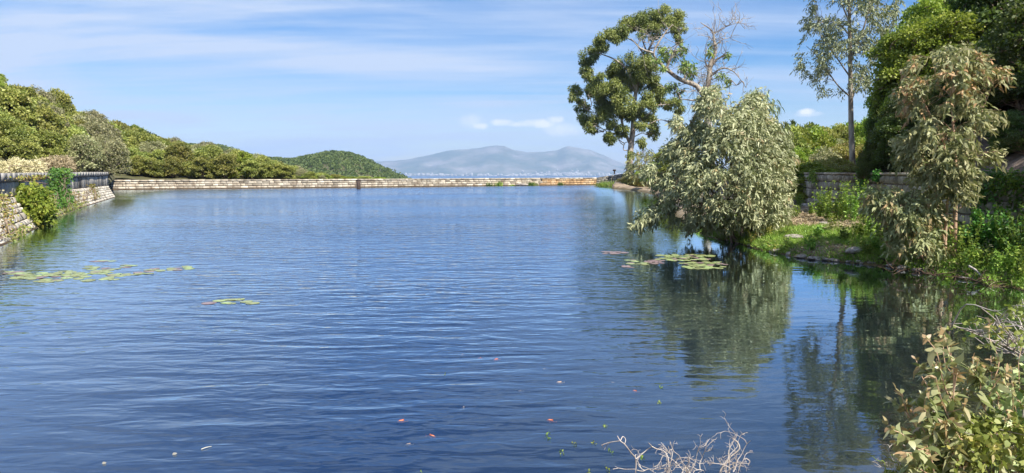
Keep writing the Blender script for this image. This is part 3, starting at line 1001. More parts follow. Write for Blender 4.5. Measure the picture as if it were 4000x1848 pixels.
# ------------------------------------------------------------------ right hillside
def rwall_x(Y):
    pts = np.array([(y, x) for x, y in rw][::-1], float)
    return np.interp(Y, pts[:, 0], pts[:, 1])


def right_z(X, Y):
    d = np.maximum(X - rwall_x(Y) - .6, 0)
    k = np.interp(Y, [0, 30, 38, 50, 90, 130], [.80, .60, .24, .12, .06, .02])
    base = np.interp(Y, [0, 29, 36, 60, 118], [2.25, 2.2, 1.1, .8, 1.2])
    return base + k * np.minimum(d, 26) + .2 * k * np.maximum(d - 26, 0) + fbm(X * .35, Y * .35, 12) * np.clip(d * .4, 0, .8)


def make_right_hill():
    ys = np.concatenate([np.arange(-30, 60, 1.0), np.arange(60, 220, 4.0)])
    ds = np.concatenate([np.arange(0, 20, .8), np.arange(20, 160, 6)])
    Yg, Dg = np.meshgrid(ys, ds, indexing='ij')
    Xg = rwall_x(Yg) + .55 + Dg
    Z = right_z(Xg, Yg)
    Z = np.where(Yg > 125, Z - (Yg - 125) * .35, Z)
    mb = MB(); grid_mesh(mb, Xg, Yg, Z)
    o = mb.build('hillside', M['slope'], smooth=True)
    tag(o, kind='structure')


make_right_hill()


# ------------------------------------------------------------------ generic crowns (prototypes to copy)
def proto(name, mat, bark, seed, nclump=16, per=190, leaf=.2, wd=.16, flat=.75, spread=1.0, droop=.2, tone=0.05, kind='diamond', lowness=.25, gapr=.30, rs=(.26, .46)):
    """crown of unit-ish size: radius 1, height 2 (z from 0.0 to 2.0); trunk below"""
    r = np.random.default_rng(seed)
    root = empty(name, (0, 0, 0))
    mb = MB(); tb = MB()
    cs = []
    for i in range(nclump):
        a = i * 2.39996 + r.uniform(-.3, .3)
        h = (i + .5) / nclump
        zz = lowness + (1.62 - lowness) * h ** .9 + r.uniform(-.08, .08)
        rr = math.sqrt(max(.05, 1 - ((zz - .75) / 1.12) ** 2)) * r.uniform(.45, .85)
        cs.append(np.array([math.cos(a) * rr * spread, math.sin(a) * rr * spread, zz]))
    cs.append(np.array([0, 0, 1.7]))
    for c in cs:
        R = r.uniform(*rs)
        m = int(per * (R / .36) ** 2)
        d = rand_dirs(m, r)
        d[:, 2] = np.where(d[:, 2] < -.3, -d[:, 2] * .6, d[:, 2])
        rad = R * r.uniform(.35, 1.05, m) ** .6
        P = c + d * rad[:, None] * np.array([1.05, 1.05, flat])
        # a few sub-clumps give a broken edge
        sub = r.integers(0, 7, m); so = rand_dirs(7, r) * R * gapr
        P = P + so[sub]
        D = unit(d * .8 + rand_dirs(m, r) * .9 + np.array([0, 0, .15]))
        cv = r.uniform(0, .6)
        v = np.clip(cv + r.random(m) * .45 + (d[:, 2] > .2) * .0, 0, 1)
        u = (r.random(m) < tone) * r.uniform(.4, 1, m)
        leaves(mb, P, D, leaf * r.uniform(.6, 1.3, m), wd * r.uniform(.7, 1.3, m), v, u, droop, kind, r)
        tube(tb, wobble((0, 0, r.uniform(.05, .5)), c, .06, 5, r, .05), .028, .006, 5)
        for s_ in so[:4]:
            tube(tb, wobble(c, c + s_ + rand_dirs(1, r)[0] * R * .6, .08, 3, r), .010, .003, 4)
    tube(tb, wobble((0, 0, -.45), (0, 0, 1.1), .03, 5, r), .060, .022, 7)
    mb.build('crown', mat, root)
    tb.build('trunk', bark, root)
    return root


P_OAK = [proto('oak_tree', M['oak'], M['bark'], 100 + i, 34, 520, .105, .075, rs=(.18, .33)) for i in range(4)]
P_BR = [proto('oak_tree', M['oak_bright'], M['bark'], 120 + i, 32, 520, .105, .075, rs=(.18, .33)) for i in range(2)]
P_GREY = [proto('oak_tree', M['oak_grey'], M['bark_pale'], 130 + i, 34, 420, .09, .05, tone=.2, rs=(.18, .33)) for i in range(3)]
P_DARK = [proto('oak_tree', M['oak_dark'], M['bark'], 140 + i, 32, 520, .105, .075, rs=(.18, .33)) for i in range(2)]
used = set()


def put(protos, x, y, z, rx, rz, label, cat, group, idx=None, name=None, r=rng):
    p = protos[int(r.integers(0, len(protos))) if idx is None else idx]
    if p.name in used:
        o = copy_tree(p)
    else:
        o = p; used.add(p.name)
    o.location = (x, y, z)
    o.rotation_euler = (0, 0, r.uniform(0, 6.28))
    o.scale = (rx, rx * r.uniform(.85, 1.15), rz)
    if name: o.name = name
    tag(o, label, cat, group)
    return o


# left hillside wood, one object per tree
def left_wood():
    r = np.random.default_rng(77)
    cells = []
    t = 0.0
    n = 0
    Yrow = 0
    rows = []
    # rows from the base to the ridge, in the fan seen by the camera
    s = 0.01
    while s <= 1.02:
        rows.append(s); s += 0.040 + .020 * s
    pts = []
    for s in rows:
        px = -90.0 + r.uniform(0, 60)
        while px < 1330:
            yb = float(interp(px, YBASE)); yr = float(interp(px, YRIDGE))
            Y = yb + (3.0 if px > 330 else 9.0) + (yr - yb - 9) * (s + r.uniform(-.018, .018))
            R = r.uniform(1.25, 2.2) * (1.0 + .25 * s) * (1 if Y > 60 else .75)
            pts.append((px + r.uniform(-10, 10), Y, R))
            px += R * 1.75 / Y * FOC
    r.shuffle(pts)
    pts = sorted(pts, key=lambda q: q[1])
    keep = pts
    far_ = []
    if len(keep) > 285:
        keep, far_ = pts[:285], pts[285:]
    for px, Y, R in keep:
        x = (px - 2000) / FOC * Y
        z = float(left_z(np.array(px), np.array(Y)))
        q = vnoise(np.array(px / 130.0), np.array(Y / 22.0), 5) + r.uniform(-.25, .25)
        R *= 1.12
        if q < .24: pr, lab = P_GREY, 'dusty grey-green tree among the others of the wooded left hillside'
        elif q < .80: pr, lab = P_OAK, 'olive-green round-crowned tree among the others of the wooded left hillside'
        elif q < .89: pr, lab = P_BR, 'fresh bright green tree among the others of the wooded left hillside'
        else: pr, lab = P_DARK, 'dark green tree among the others of the wooded left hillside'
        hz = R * r.uniform(.85, 1.25)
        zmax = CH + (HOR - float(interp(px, SIL)) + r.uniform(-12, 22)) / FOC * Y
        hz = max(.7, min(hz, (zmax - z) / 1.95)); R = min(R, hz * 1.25)
        put(pr, x, Y, z + .1, R, hz, lab, 'tree', 'trees on the left hillside', name='hillside_tree', r=r)
    # what grows beyond those, up to the ridge, reads as one wood
    mb = MB(); rr = np.random.default_rng(78)
    for px, Y, R in far_:
        x = (px - 2000) / FOC * Y; z = float(left_z(np.array(px), np.array(Y))); R *= 1.12
        zmax = CH + (HOR - float(interp(px, SIL)) + rr.uniform(-12, 22)) / FOC * Y
        hz = max(.7, min(R * rr.uniform(.85, 1.25), (zmax - z) / 1.95)); R = min(R, hz * 1.25)
        k = 13; c = rand_dirs(k, rr); c[:, 2] = np.abs(c[:, 2]); c = c * rr.uniform(.45, .8, (k, 1)) * [R, R, hz] + [x, Y, z + hz * .8]
        m = 150; d = rand_dirs(k * m, rr); P = np.repeat(c, m, 0) + d * R * .30 * rr.uniform(.4, 1.05, (k * m, 1))
        v = np.clip(np.repeat(rr.random(k) * .5, m) + rr.random(k * m) * .45 + rr.uniform(-.15, .15), 0, 1)
        leaves(mb, P, d + rand_dirs(k * m, rr) * .9, .36, .26, v, (rr.random(k * m) < .08) * .6, .2, 'diamond', rr)
    if far_:
        tag(mb.build('hillside_wood', M['oak']), 'far part of the green wood running along the crest of the left hillside', 'wood', kind='stuff')
    print('left trees', len(keep), 'of', len(pts))


left_wood()

# small shrubs showing over the dam
r = np.random.default_rng(3)
for i, px in enumerate(np.linspace(1010, 1480, 15)):
    Y = 118 + r.uniform(0, 10) + (px - 1000) * .01
    x = (px - 2000) / FOC * Y
    top = at(px, interp(px, [(1000, 655), (1120, 668), (1230, 677), (1330, 684), (1480, 690)]) + r.uniform(-3, 5), Y).z
    z0 = min(.2, top - 1.8)
    put(P_BR if i % 3 else P_OAK, x, Y, z0, r.uniform(1.3, 2.2), (top - z0) / 2.0, 'low bright bush peeping over the top of the dam wall', 'bush', 'bushes showing over the dam', name='low_bush', r=r)


# ------------------------------------------------------------------ foliage grown through an outlined volume
def poly_points(poly, n, r, clump=0.0, cseed=1, thr=.3):
    P = np.array(poly, float)
    lo_, hi_ = P.min(0), P.max(0)
    out = []
    while sum(len(o) for o in out) < n:
        q = r.uniform(lo_, hi_, (n * 2, 2))
        q = q[inside(q[:, 0], q[:, 1], [tuple(p) for p in P])]
        if clump:
            q = q[vnoise(q[:, 0] / clump, q[:, 1] / clump, cseed) + .35 * vnoise(q[:, 0] / clump * 2.3, q[:, 1] / clump * 2.3, cseed + 1) > thr * (1 + .0 * q[:, 0])]
        out.append(q)
    q = np.concatenate(out)[:n]
    e = seg_dist(q[:, 0], q[:, 1], [tuple(p) for p in P] + [tuple(P[0])])
    return q, e


def px3(q, Y):
    """points of the plan frustum: columns px, py at distances Y, as world positions"""
    a = (q[:, 0] - 2000) / FOC; b = -(q[:, 1] - 924) / FOC
    c, s_ = math.cos(PITCH), math.sin(PITCH)
    dy = b * s_ + c; dz = b * c - s_
    return np.stack([a / dy * Y, Y, CH + dz / dy * Y], -1)


def foliage_tree(name, label, cat, poly, Yc, depth, ntwig, per, L, Wd, mat, bark, stems, seed, twig=.35, droop=.8, tone=None, clump=60, thr=.35,
                 kind='long', wood=260, down=.5, surface=.6, base=None, side=.0, group=None):
    r = np.random.default_rng(seed)
    q, e = poly_points(poly, ntwig, r, clump, seed, thr)
    em = np.percentile(e, 92)
    half = depth * np.sqrt(np.clip(e / em, .02, 1))
    t = r.uniform(-1, 1, ntwig); t = np.sign(t) * np.abs(t) ** surface
    Y = Yc + t * half
    P = px3(q, Y)
    cen = np.array([P[:, 0].mean(), Yc, 0])
    bp = base if base is not None else at(stems[0][0][0], stems[0][0][1], Yc)
    root = empty(name, bp); org = np.array(bp)
    out = P - cen; out[:, 2] = 0; out = unit(out)
    D = unit(out * .6 + rand_dirs(ntwig, r) * .7 + np.array([side, 0, .15]))
    mb = MB()
    k = per
    s_ = np.tile(np.linspace(0.05, 1.0, k), ntwig)
    Pr = np.repeat(P, k, 0) + np.repeat(D, k, 0) * (s_ * twig)[:, None] + np.array([0, 0, -.35]) * (s_ ** 2 * twig)[:, None]
    Dl = unit(np.repeat(D, k, 0) * .5 + rand_dirs(ntwig * k, r) * .75 + np.array([0, 0, -down]))
    cv = vnoise(q[:, 0] / 30, q[:, 1] / 30, seed + 9)
    v = np.clip(np.repeat(cv, k) * .5 + r.random(ntwig * k) * .6, 0, 1)
    if tone is None:
        u = (r.random(ntwig * k) < .03) * .6
    else:
        u = np.repeat(tone(q, r), k) * np.clip(s_ * 1.5 - .3, 0, 1)
    leaves(mb, Pr, Dl, L * r.uniform(.55, 1.2, len(Pr)), Wd * r.uniform(.7, 1.25, len(Pr)), v, u, droop, kind, r)
    mb.build('crown', mat, root, origin=org)
    tb = MB(); allp = []
    for st in stems:
        pts = [np.array(at(p[0], p[1], Yc + (p[2] if len(p) > 4 else 0))) for p in [(s0[0], s0[1], (s0[2] if len(s0) > 2 else 0), 0, 0) for s0 in st['p']]] if isinstance(st, dict) else None
        if isinstance(st, dict):
            pp = smooth_path(pts, 6); tube(tb, pp, st['r'][0], st['r'][1], 8)
            allp.append(pp)
    if allp:
        A = np.concatenate(allp)
        for i in r.choice(ntwig, min(wood, ntwig), replace=False):
            d = np.linalg.norm(A - P[i] + np.array([0, 0, .0]), axis=1) + np.maximum(A[:, 2] - P[i][2] + .2, 0) * 2
            j = int(np.argmin(d))
            dist = float(np.linalg.norm(A[j] - P[i]))
            tube(tb, wobble(A[j], P[i] + D[i] * twig * .7, .07, 4, r, .06), .004 + .004 * dist, .002 + .0004 * Yc / 10, 4)
    tb.build('trunk', bark, root, origin=org)
    tag(root, label, cat, group)
    return root


def S_(pts, r0, r1):
    return {'p': pts, 'r': (r0, r1)}


def bp_of(px, py, dz=-.15):
    p = gw(px, py); return p


# big silvery gum bush overhanging the water
BUSH = [(2480, 880), (2500, 840), (2560, 800), (2600, 760), (2560, 730), (2590, 690), (2520, 680), (2530, 640), (2600, 650), (2650, 590), (2600, 600), (2630, 550), (2690, 560), (2640, 470), (2620, 440), (2690, 470), (2720, 500), (2740, 400),
        (2770, 350), (2830, 335), (2860, 370), (2900, 400), (2950, 350), (2990, 380), (2980, 440), (3030, 480), (3060, 530), (3080, 620), (3095, 700), (3085, 790), (3060, 850), (3020, 900), (2950, 930), (2870, 925), (2790, 900),
        (2700, 900), (2650, 870), (2610, 840), (2560, 870), (2510, 895)]
gb = gw(2890, 948)
BY = 24.6
foliage_tree('gum_bush', 'huge silvery-leaved bush leaning out over the water from the right bank', 'bush', BUSH, BY, 2.2, 4900, 9, .175, .050, M['euc_bush'], M['bark'],
             [S_([(2905, 955), (2880, 800), (2850, 600), (2835, 400)], .07, .02), S_([(2890, 955), (2800, 850), (2700, 780), (2560, 800)], .06, .012),
              S_([(2920, 955), (2960, 820), (3000, 640), (3020, 520)], .055, .012), S_([(2940, 950), (3000, 850), (3060, 740)], .04, .01),
              S_([(2880, 955), (2790, 760), (2680, 640), (2580, 680)], .05, .012), S_([(2860, 950), (2840, 870), (2760, 600), (2700, 500)], .05, .012)],
             201, twig=.30, droop=.35, clump=32, thr=.60, wood=520, down=.30, base=(gb.x, BY, .3),
             tone=lambda q, r: (r.random(len(q)) < .10) * r.uniform(.3, .9, len(q)), side=-.1)

# young gum standing in front of the wall at the right
GUM = [(3706, 170), (3660, 200), (3635, 194), (3600, 230), (3560, 250), (3590, 290), (3547, 330), (3517, 353), (3560, 380), (3530, 412), (3570, 440), (3512, 482), (3530, 520), (3512, 545), (3560, 570), (3506, 623), (3560, 640), (3600, 660), (3560, 720),
       (3600, 730), (3690, 760), (3760, 780), (3840, 740), (3870, 680), (3860, 640), (3917, 547), (3880, 520), (3905, 460), (3870, 430), (3850, 400), (3870, 330), (3929, 282), (3880, 270), (3853, 253), (3811, 218), (3770, 200), (3740, 180)]
gy = gw(3722, 1062).y
foliage_tree('gum_tree', 'young gum tree with grey-green leaves and red-brown tips in front of the retaining wall', 'tree', GUM, gy, 1.25, 1250, 9, .155, .052, M['euc_red'], M['bark_orange'],
             [S_([(3727, 1062), (3730, 900), (3733, 655), (3720, 450), (3706, 215)], .062, .012), S_([(3700, 1050), (3692, 950), (3700, 800), (3706, 700), (3680, 500)], .05, .012),
              S_([(3715, 1050), (3680, 900), (3662, 800), (3650, 700)], .035, .01), S_([(3731, 700), (3790, 560), (3850, 400), (3890, 300)], .02, .006), S_([(3731, 640), (3660, 500), (3600, 380)], .02, .006)],
             202, twig=.30, droop=.4, clump=56, thr=.70, wood=260, down=.35, base=(gw(3722, 1062).x, gy, .1),
             tone=lambda q, r: np.where((vnoise(q[:, 0] / 60, q[:, 1] / 60, 7) > .45) & (q[:, 1] < 420), .8, .12) * (r.random(len(q)) < .45))
GUM2 = [(3404, 802), (3415, 742), (3450, 745), (3491, 736), (3540, 752), (3600, 748), (3650, 780), (3668, 850), (3672, 940), (3680, 1000), (3640, 1035), (3580, 1020), (3520, 1000), (3500, 940), (3508, 900), (3460, 873), (3440, 820)]
foliage_tree('gum_bush', 'low spreading gum bush with pinkish-green leaves at the foot of the young gum tree', 'bush', GUM2, gy + .2, .9, 640, 9, .15, .050, M['euc_red'], M['bark_orange'],
             [S_([(3640, 1060), (3620, 950), (3560, 850), (3470, 770)], .03, .008), S_([(3650, 1060), (3640, 900), (3600, 800)], .028, .008), S_([(3630, 1060), (3580, 960), (3540, 900)], .025, .008)],
             203, twig=.34, droop=.4, clump=44, thr=.5, wood=140, down=.4, base=(gw(3640, 1070).x, gy + .2, .1),
             tone=lambda q, r: (r.random(len(q)) < .35) * r.uniform(.2, .7, len(q)))

# slender pale gum behind the wall
TY = 40.0
TG = [(3300, -260), (3180, -200), (3150, -60), (3180, 20), (3160, 60), (3140, 100), (3170, 130), (3120, 170), (3125, 230), (3120, 262), (3150, 290), (3200, 320), (3210, 370), (3240, 385), (3260, 350), (3300, 370), (3320, 350), (3360, 360), (3400, 330), (3380, 270),
      (3440, 230), (3470, 150), (3500, 60), (3510, -60), (3470, -200), (3400, -260)]
foliage_tree('slender_gum_tree', 'tall slender gum with a white trunk and thin blue-grey foliage behind the retaining wall', 'tree', TG, TY, 1.9, 2600, 9, .15, .055, M['euc_pale'], M['bark_pale'],
             [S_([(3333, 690), (3325, 500), (3322, 300), (3318, 60), (3310, -200)], .17, .06), S_([(3324, 380), (3270, 330), (3200, 230), (3150, 180)], .05, .012),
              S_([(3321, 140), (3270, 90), (3200, 90)], .05, .012), S_([(3321, 230), (3370, 120), (3395, 20), (3420, -100)], .06, .015), S_([(3320, 300), (3250, 200), (3210, 150)], .045, .01),
              S_([(3325, 400), (3350, 330), (3400, 260)], .04, .01), S_([(3319, 90), (3290, 20), (3260, -60)], .05, .012), S_([(3319, 20), (3350, -80), (3360, -180)], .05, .012)],
             204, twig=.42, droop=.4, clump=46, thr=.66, wood=420, down=.35, base=(at(3333, 680, TY).x, TY, 2.3), kind='long')


# ------------------------------------------------------------------ tall tree: crown of separate leaf clumps on drawn limbs
def clump_tree(name, label, limbs, clumps, Y0, per, L, Wd, mat, bark, seed, zt=(2150, 0, .63), twigs=0, depth=1.0, twig_limbs=None, base=None):
    r = np.random.default_rng(seed)
    ox, oy, sc = zt
    def W3(x, y, dY=0.0):
        return np.array(at(ox + x * sc, oy + y * sc, Y0 + dY))
    P0 = W3(*limbs[0][0][0][:2]); bp = base or tuple(P0)
    root = empty(name, bp); org = np.array(bp)
    tb = MB(); A = []
    for pts, r0, r1 in limbs:
        pp = smooth_path([W3(p[0], p[1], (p[2] if len(p) > 2 else 0)) for p in pts], 7)
        tube(tb, pp, r0, r1, 9); A.append(pp)
    AA = np.concatenate(A)
    mb = MB()
    m_px = sc * Y0 / FOC
    for cx, cy, cr in clumps:
        R = cr * m_px
        c = W3(cx, cy, r.uniform(-1, 1) * depth)
        d = np.linalg.norm(AA - c, axis=1) + np.maximum(AA[:, 2] - c[2] + R, 0) * 1.5
        j = int(np.argmin(d)); dist = float(np.linalg.norm(AA[j] - c))
        path = wobble(AA[j], c, .10, 5, r, .04)
        tube(tb, path, .018 * dist + .03, .02, 5)
        subs = []
        ns = 9
        for k in range(ns):
            dd = rand_dirs(1, r)[0]; dd[2] = dd[2] * .8
            e = c + dd * R * r.uniform(.55, 1.0)
            tube(tb, wobble(path[len(path) * 2 // 3], e, .1, 3, r), .03, .01, 4)
            subs.append(e)
        m = int(per * (cr / 50) ** 2)
        si = r.integers(0, ns, m); cen = np.array(subs)[si]
        d = rand_dirs(m, r); rad = R * .50 * r.random(m) ** .6
        P = cen + d * rad[:, None]
        D = unit(d * .6 + rand_dirs(m, r) * .7 + np.array([0, 0, -.35]))
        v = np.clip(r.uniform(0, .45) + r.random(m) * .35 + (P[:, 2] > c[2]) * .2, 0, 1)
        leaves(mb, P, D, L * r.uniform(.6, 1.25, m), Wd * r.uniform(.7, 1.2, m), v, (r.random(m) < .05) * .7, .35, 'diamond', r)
    if twigs:
        AT = np.concatenate([A[i] for i in (twig_limbs or range(len(A)))])
        for _ in range(twigs):
            a = AT[r.integers(0, len(AT))]
            d = unit(rand_dirs(1, r)[0] * np.array([1, .6, 1]) + np.array([0, 0, .5]))
            ln = r.uniform(.8, 2.4)
            pth = wobble(a, a + d * ln, .10, 5, r, r.uniform(-.1, .1))
            tube(tb, pth, .030, .010, 4)
            for _k in range(3):
                b0 = pth[r.integers(2, len(pth))]
                d2 = unit(d + rand_dirs(1, r)[0] * .8)
                tube(tb, wobble(b0, b0 + d2 * ln * r.uniform(.3, .7), .1, 3, r), .014, .007, 3)
    mb.build('crown', mat, root, origin=org)
    tb.build('trunk', bark, root, origin=org)
    tag(root, label, 'tree')
    return root


TALL_CL = [(620,110,70),(700,90,60),(780,110,60),(800,180,45),(540,130,60),(480,150,50),(430,210,65),(350,250,60),(290,290,55),(240,340,60),(210,380,35),(620,190,60),(560,170,45),(810,240,35),(230,440,40),(240,480,30),
    (450,400,70),(560,390,80),(600,430,60),(400,450,50),(330,540,80),(250,560,50),(160,560,40),(150,600,35),(200,660,45),(210,740,45),(260,800,30),(320,640,70),(420,560,70),(500,520,80),(580,480,60),(650,510,50),(680,560,45),
    (620,600,60),(460,640,70),(380,660,60),(300,720,60),(360,690,50),(520,690,60),(470,700,50),(590,700,55),(640,760,45),(640,830,35),(400,780,45),(380,850,45),(440,810,40),(350,840,30),(560,880,35),(600,650,50),(700,640,40),
    (730,650,35),(780,640,35),(800,680,35),(760,760,25),(240,790,30),(560,780,35),(500,960,25),(730,140,45),(380,200,40),(300,480,40),(430,500,60),(540,450,60)]
TALL_LB = [([(487,1078),(492,1000),(500,900),(512,800),(520,650),(532,560),(560,430),(600,330),(650,230),(700,150)], .62, .12), ([(498,900),(455,800),(430,700),(390,610),(340,560)], .30, .10),
    ([(532,560),(480,440),(400,370),(300,330)], .26, .08), ([(600,330),(575,260),(560,200)], .16, .07), ([(590,350),(520,260),(430,220)], .18, .07), ([(520,690),(580,620),(650,560)], .18, .07),
    ([(512,790),(560,740),(620,700)], .16, .06), ([(460,800),(400,780),(320,720),(220,680)], .16, .05), ([(525,620),(460,560),(420,520)], .16, .06), ([(650,230),(740,200),(800,180)], .12, .05),
    ([(496,930),(455,930),(460,890),(480,880)], .10, .06), ([(520,680),(620,660),(700,650),(790,650)], .14, .05)]
p = at(2457, 679, 128)
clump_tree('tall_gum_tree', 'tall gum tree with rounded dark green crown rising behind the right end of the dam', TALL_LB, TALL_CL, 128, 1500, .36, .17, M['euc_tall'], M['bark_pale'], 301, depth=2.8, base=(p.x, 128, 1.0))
SP_CL = [(720,320,45),(740,370,35),(790,330,35),(850,400,45),(870,450,40),(830,300,30),(760,530,35),(800,570,30),(1010,280,25),(985,330,25),(1090,340,22),(700,420,25),(660,370,25),(1060,470,25),(1100,500,25),(820,430,25)]
SP_LB = [([(1000,1090),(985,850),(962,640),(968,590),(985,470),(990,400),(1020,330),(1015,250),(1000,190),(930,140)], .36, .03), ([(958,620),(945,585),(900,530),(800,490),(720,430),(680,390),(640,330),(700,220),(760,150)], .26, .04),
    ([(950,605),(890,622),(800,612)], .12, .03), ([(985,440),(1020,380),(1070,350),(1110,345)], .13, .03), ([(985,480),(1060,425),(1130,440),(1200,520)], .10, .02), ([(1016,290),(1060,250),(1120,230)], .06, .015),
    ([(1010,215),(1080,170),(1180,135)], .05, .012), ([(985,430),(960,380),(970,300)], .08, .02), ([(720,430),(760,330),(800,260)], .09, .02), ([(830,500),(840,440),(850,400)], .09, .03), ([(640,330),(560,300),(500,240)], .1, .02)]
clump_tree('bare_gum_tree', 'half-dead gum with bare forked branches standing behind the silvery bush', SP_LB, SP_CL, 62, 260, .30, .12, M['euc_tall'], M['bark_pale'], 302, twigs=150, depth=1.0, base=(at(2780, 690, 62).x, 62, 1.6))

# pale young gum leaning beside the tall tree, and the feathery one behind the big bush
foliage_tree('gum_sapling', 'pale yellow-green sapling just right of the tall gum trunk', 'tree', [(2450, 700), (2455, 640), (2480, 600), (2530, 585), (2560, 600), (2590, 640), (2600, 700), (2580, 740), (2500, 735)], 105, 2.5, 420, 9, .42, .15, M['euc_red'], M['bark_pale'],
             [S_([(2520, 735), (2520, 650), (2525, 600)], .12, .04)], 205, twig=.9, droop=.4, clump=40, thr=.3, wood=60, base=(at(2520, 700, 105).x, 105, .3), kind='diamond')
foliage_tree('feathery_gum', 'thin feathery grey gum top rising behind the right shoulder of the silvery bush', 'tree', [(2920, 420), (2930, 370), (2960, 345), (2990, 360), (3010, 400), (2990, 440), (2980, 500), (3040, 480), (3060, 520), (3070, 600), (3060, 690), (2940, 690), (2910, 520)], 30, .9, 360, 9, .24, .05, M['euc_pale'], M['bark'],
             [S_([(2980, 800), (2975, 600), (2960, 400)], .05, .012), S_([(2990, 800), (3020, 600), (3040, 510)], .04, .01)], 206, twig=.5, droop=.8, clump=40, thr=.45, wood=80, down=.8, base=(at(2980, 800, 30).x, 30, .6),
             tone=lambda q, r: (q[:, 0] > 3010) * .5)


# ------------------------------------------------------------------ trees and bushes behind the right wall
P_MAQ = [proto('maquis_bush', M['maquis'], M['bark'], 150 + i, 30, 560, .075, .045, tone=.25, gapr=.4, rs=(.18, .34)) for i in range(3)]
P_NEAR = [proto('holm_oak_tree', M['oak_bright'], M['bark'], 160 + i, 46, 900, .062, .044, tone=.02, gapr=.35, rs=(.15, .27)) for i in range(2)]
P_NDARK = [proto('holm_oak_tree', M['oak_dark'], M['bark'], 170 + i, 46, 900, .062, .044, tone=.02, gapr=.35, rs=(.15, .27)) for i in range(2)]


def put_top(protos, px, ytop, Y, R, label, cat, group=None, name=None, idx=None, r=rng, zb=None):
    top = at(px, ytop, Y)
    z0 = float(right_z(np.array(top.x), np.array(Y))) - .1 if zb is None else zb
    h = max(.8, top.z - z0)
    return put(protos, top.x, Y, z0, R, h / 2.05, label, cat, group, idx, name, r)


r = np.random.default_rng(44)
g = 'maquis bushes on the slope behind the retaining wall'
for i in range(15):   # back row against the sky
    px = 3020 + i * 34 + r.uniform(-8, 8)
    put_top(P_BR if i % 2 else P_OAK, px, interp(px, [(3000, 520), (3080, 478), (3150, 462), (3200, 480), (3260, 476), (3330, 462), (3400, 440), (3500, 420)]) + r.uniform(-6, 14), 62 + r.uniform(-3, 3), r.uniform(1.2, 1.8),
            'green bush on the crest behind the retaining wall, against the sky', 'bush', 'bushes on the crest behind the wall', 'crest_bush', r=r)
for row, (Y, y0, n) in enumerate(((54, 525, 11), (47, 560, 11), (41, 610, 10), (37, 635, 10))):
    for i in range(n):
        px = 3040 + (i + .5 * (row % 2)) * 44 + r.uniform(-10, 10)
        k = r.random()
        pr = P_MAQ if k < .6 else (P_GREY if k < .8 else P_BR)
        if pr is P_MAQ: lb = 'yellow-green maquis bush on the slope behind the retaining wall'
        elif pr is P_GREY: lb = 'grey-brown dry bush on the slope behind the retaining wall'
        else: lb = 'bright green bush on the slope behind the retaining wall'
        put_top(pr, px, y0 + r.uniform(-14, 14), Y + r.uniform(-1.5, 1.5), r.uniform(1.0, 1.6), lb, 'bush', g, 'slope_bush', r=r)
# dark mass of holm oaks to the right
g = 'holm oaks crowding the steep right hillside'
spec = [  # px, ytop, Y, R, kind
    (3455, 290, 38, 1.0, 0), (3500, 240, 36, 1.1, 1), (3560, 200, 34, 1.6, 1), (3510, 440, 31, .95, 1), (3440, 490, 33, .75, 1), (3400, 560, 34, .55, 1), (3490, 330, 33, .9, 0), (3560, 420, 29, 1.5, 1), (3480, 560, 30, .8, 1),
    (3600, 40, 33, 2.2, 0), (3700, 20, 32, 2.4, 0), (3790, 40, 33, 2.2, 0), (3640, -40, 37, 2.4, 0), (3540, 120, 36, 1.7, 0), (3760, -160, 38, 3.0, 1), (3880, -220, 35, 3.2, 1), (3980, -260, 31, 3.2, 1),
    (4090, -300, 28, 3.0, 1), (3620, 260, 29, 1.6, 1), (3720, 300, 28, 1.5, 1), (3860, 60, 29, 1.9, 1), (3960, 20, 27, 2.0, 1), (4050, 60, 25, 2.0, 1), (3900, 250, 26.5, 1.3, 1), (4000, 240, 25, 1.5, 1), (4120, -100, 24, 2.2, 1),
    (3820, 420, 27, 1.1, 1), (3640, 500, 27.5, 1.1, 1), (3400, 570, 33, .6, 1), (3450, 600, 31, .6, 1), (3500, 590, 31, .7, 1), (3555, 570, 30, .7, 1), (3600, 580, 28, .7, 1), (3385, 630, 30, .4, 1), (3900, 520, 24, .5, 1), (3965, 420, 22, .8, 1), (4010, 500, 21, .7, 1), (3920, 560, 22, .4, 1)]
for i, (px, yt, Y, R, kd) in enumerate(spec):
    if px < 3770: R *= (25 + (Y - 25) * .45) / Y; Y = 25 + (Y - 25) * .45
    pr = P_NEAR if kd == 0 else P_NDARK  # darker leaf colour stands in for shade under the overhanging crowns
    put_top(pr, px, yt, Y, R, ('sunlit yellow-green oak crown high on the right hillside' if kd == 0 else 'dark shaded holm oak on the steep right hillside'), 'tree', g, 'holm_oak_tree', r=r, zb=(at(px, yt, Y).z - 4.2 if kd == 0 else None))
# taller trees out of view up the slope to the right, added to shade it
for X, Y, top, R in ((21, 25, 11.5, 2.4), (23, 21, 14, 2.8), (21.5, 16.5, 15, 2.8), (26, 28, 14, 3.0), (19, 12.5, 14.0, 2.6), (24, 13, 17, 3.0), (18.6, 15.0, 10, 1.8), (28, 23, 17, 3.4)):
    z0 = float(right_z(np.array(X), np.array(Y)))
    put(P_NDARK, X, Y, z0, R, (top - z0) / 2, 'tall dark holm oak out of view at the right, added to shade the hillside', 'tree', g, None, 'holm_oak_tree', r)
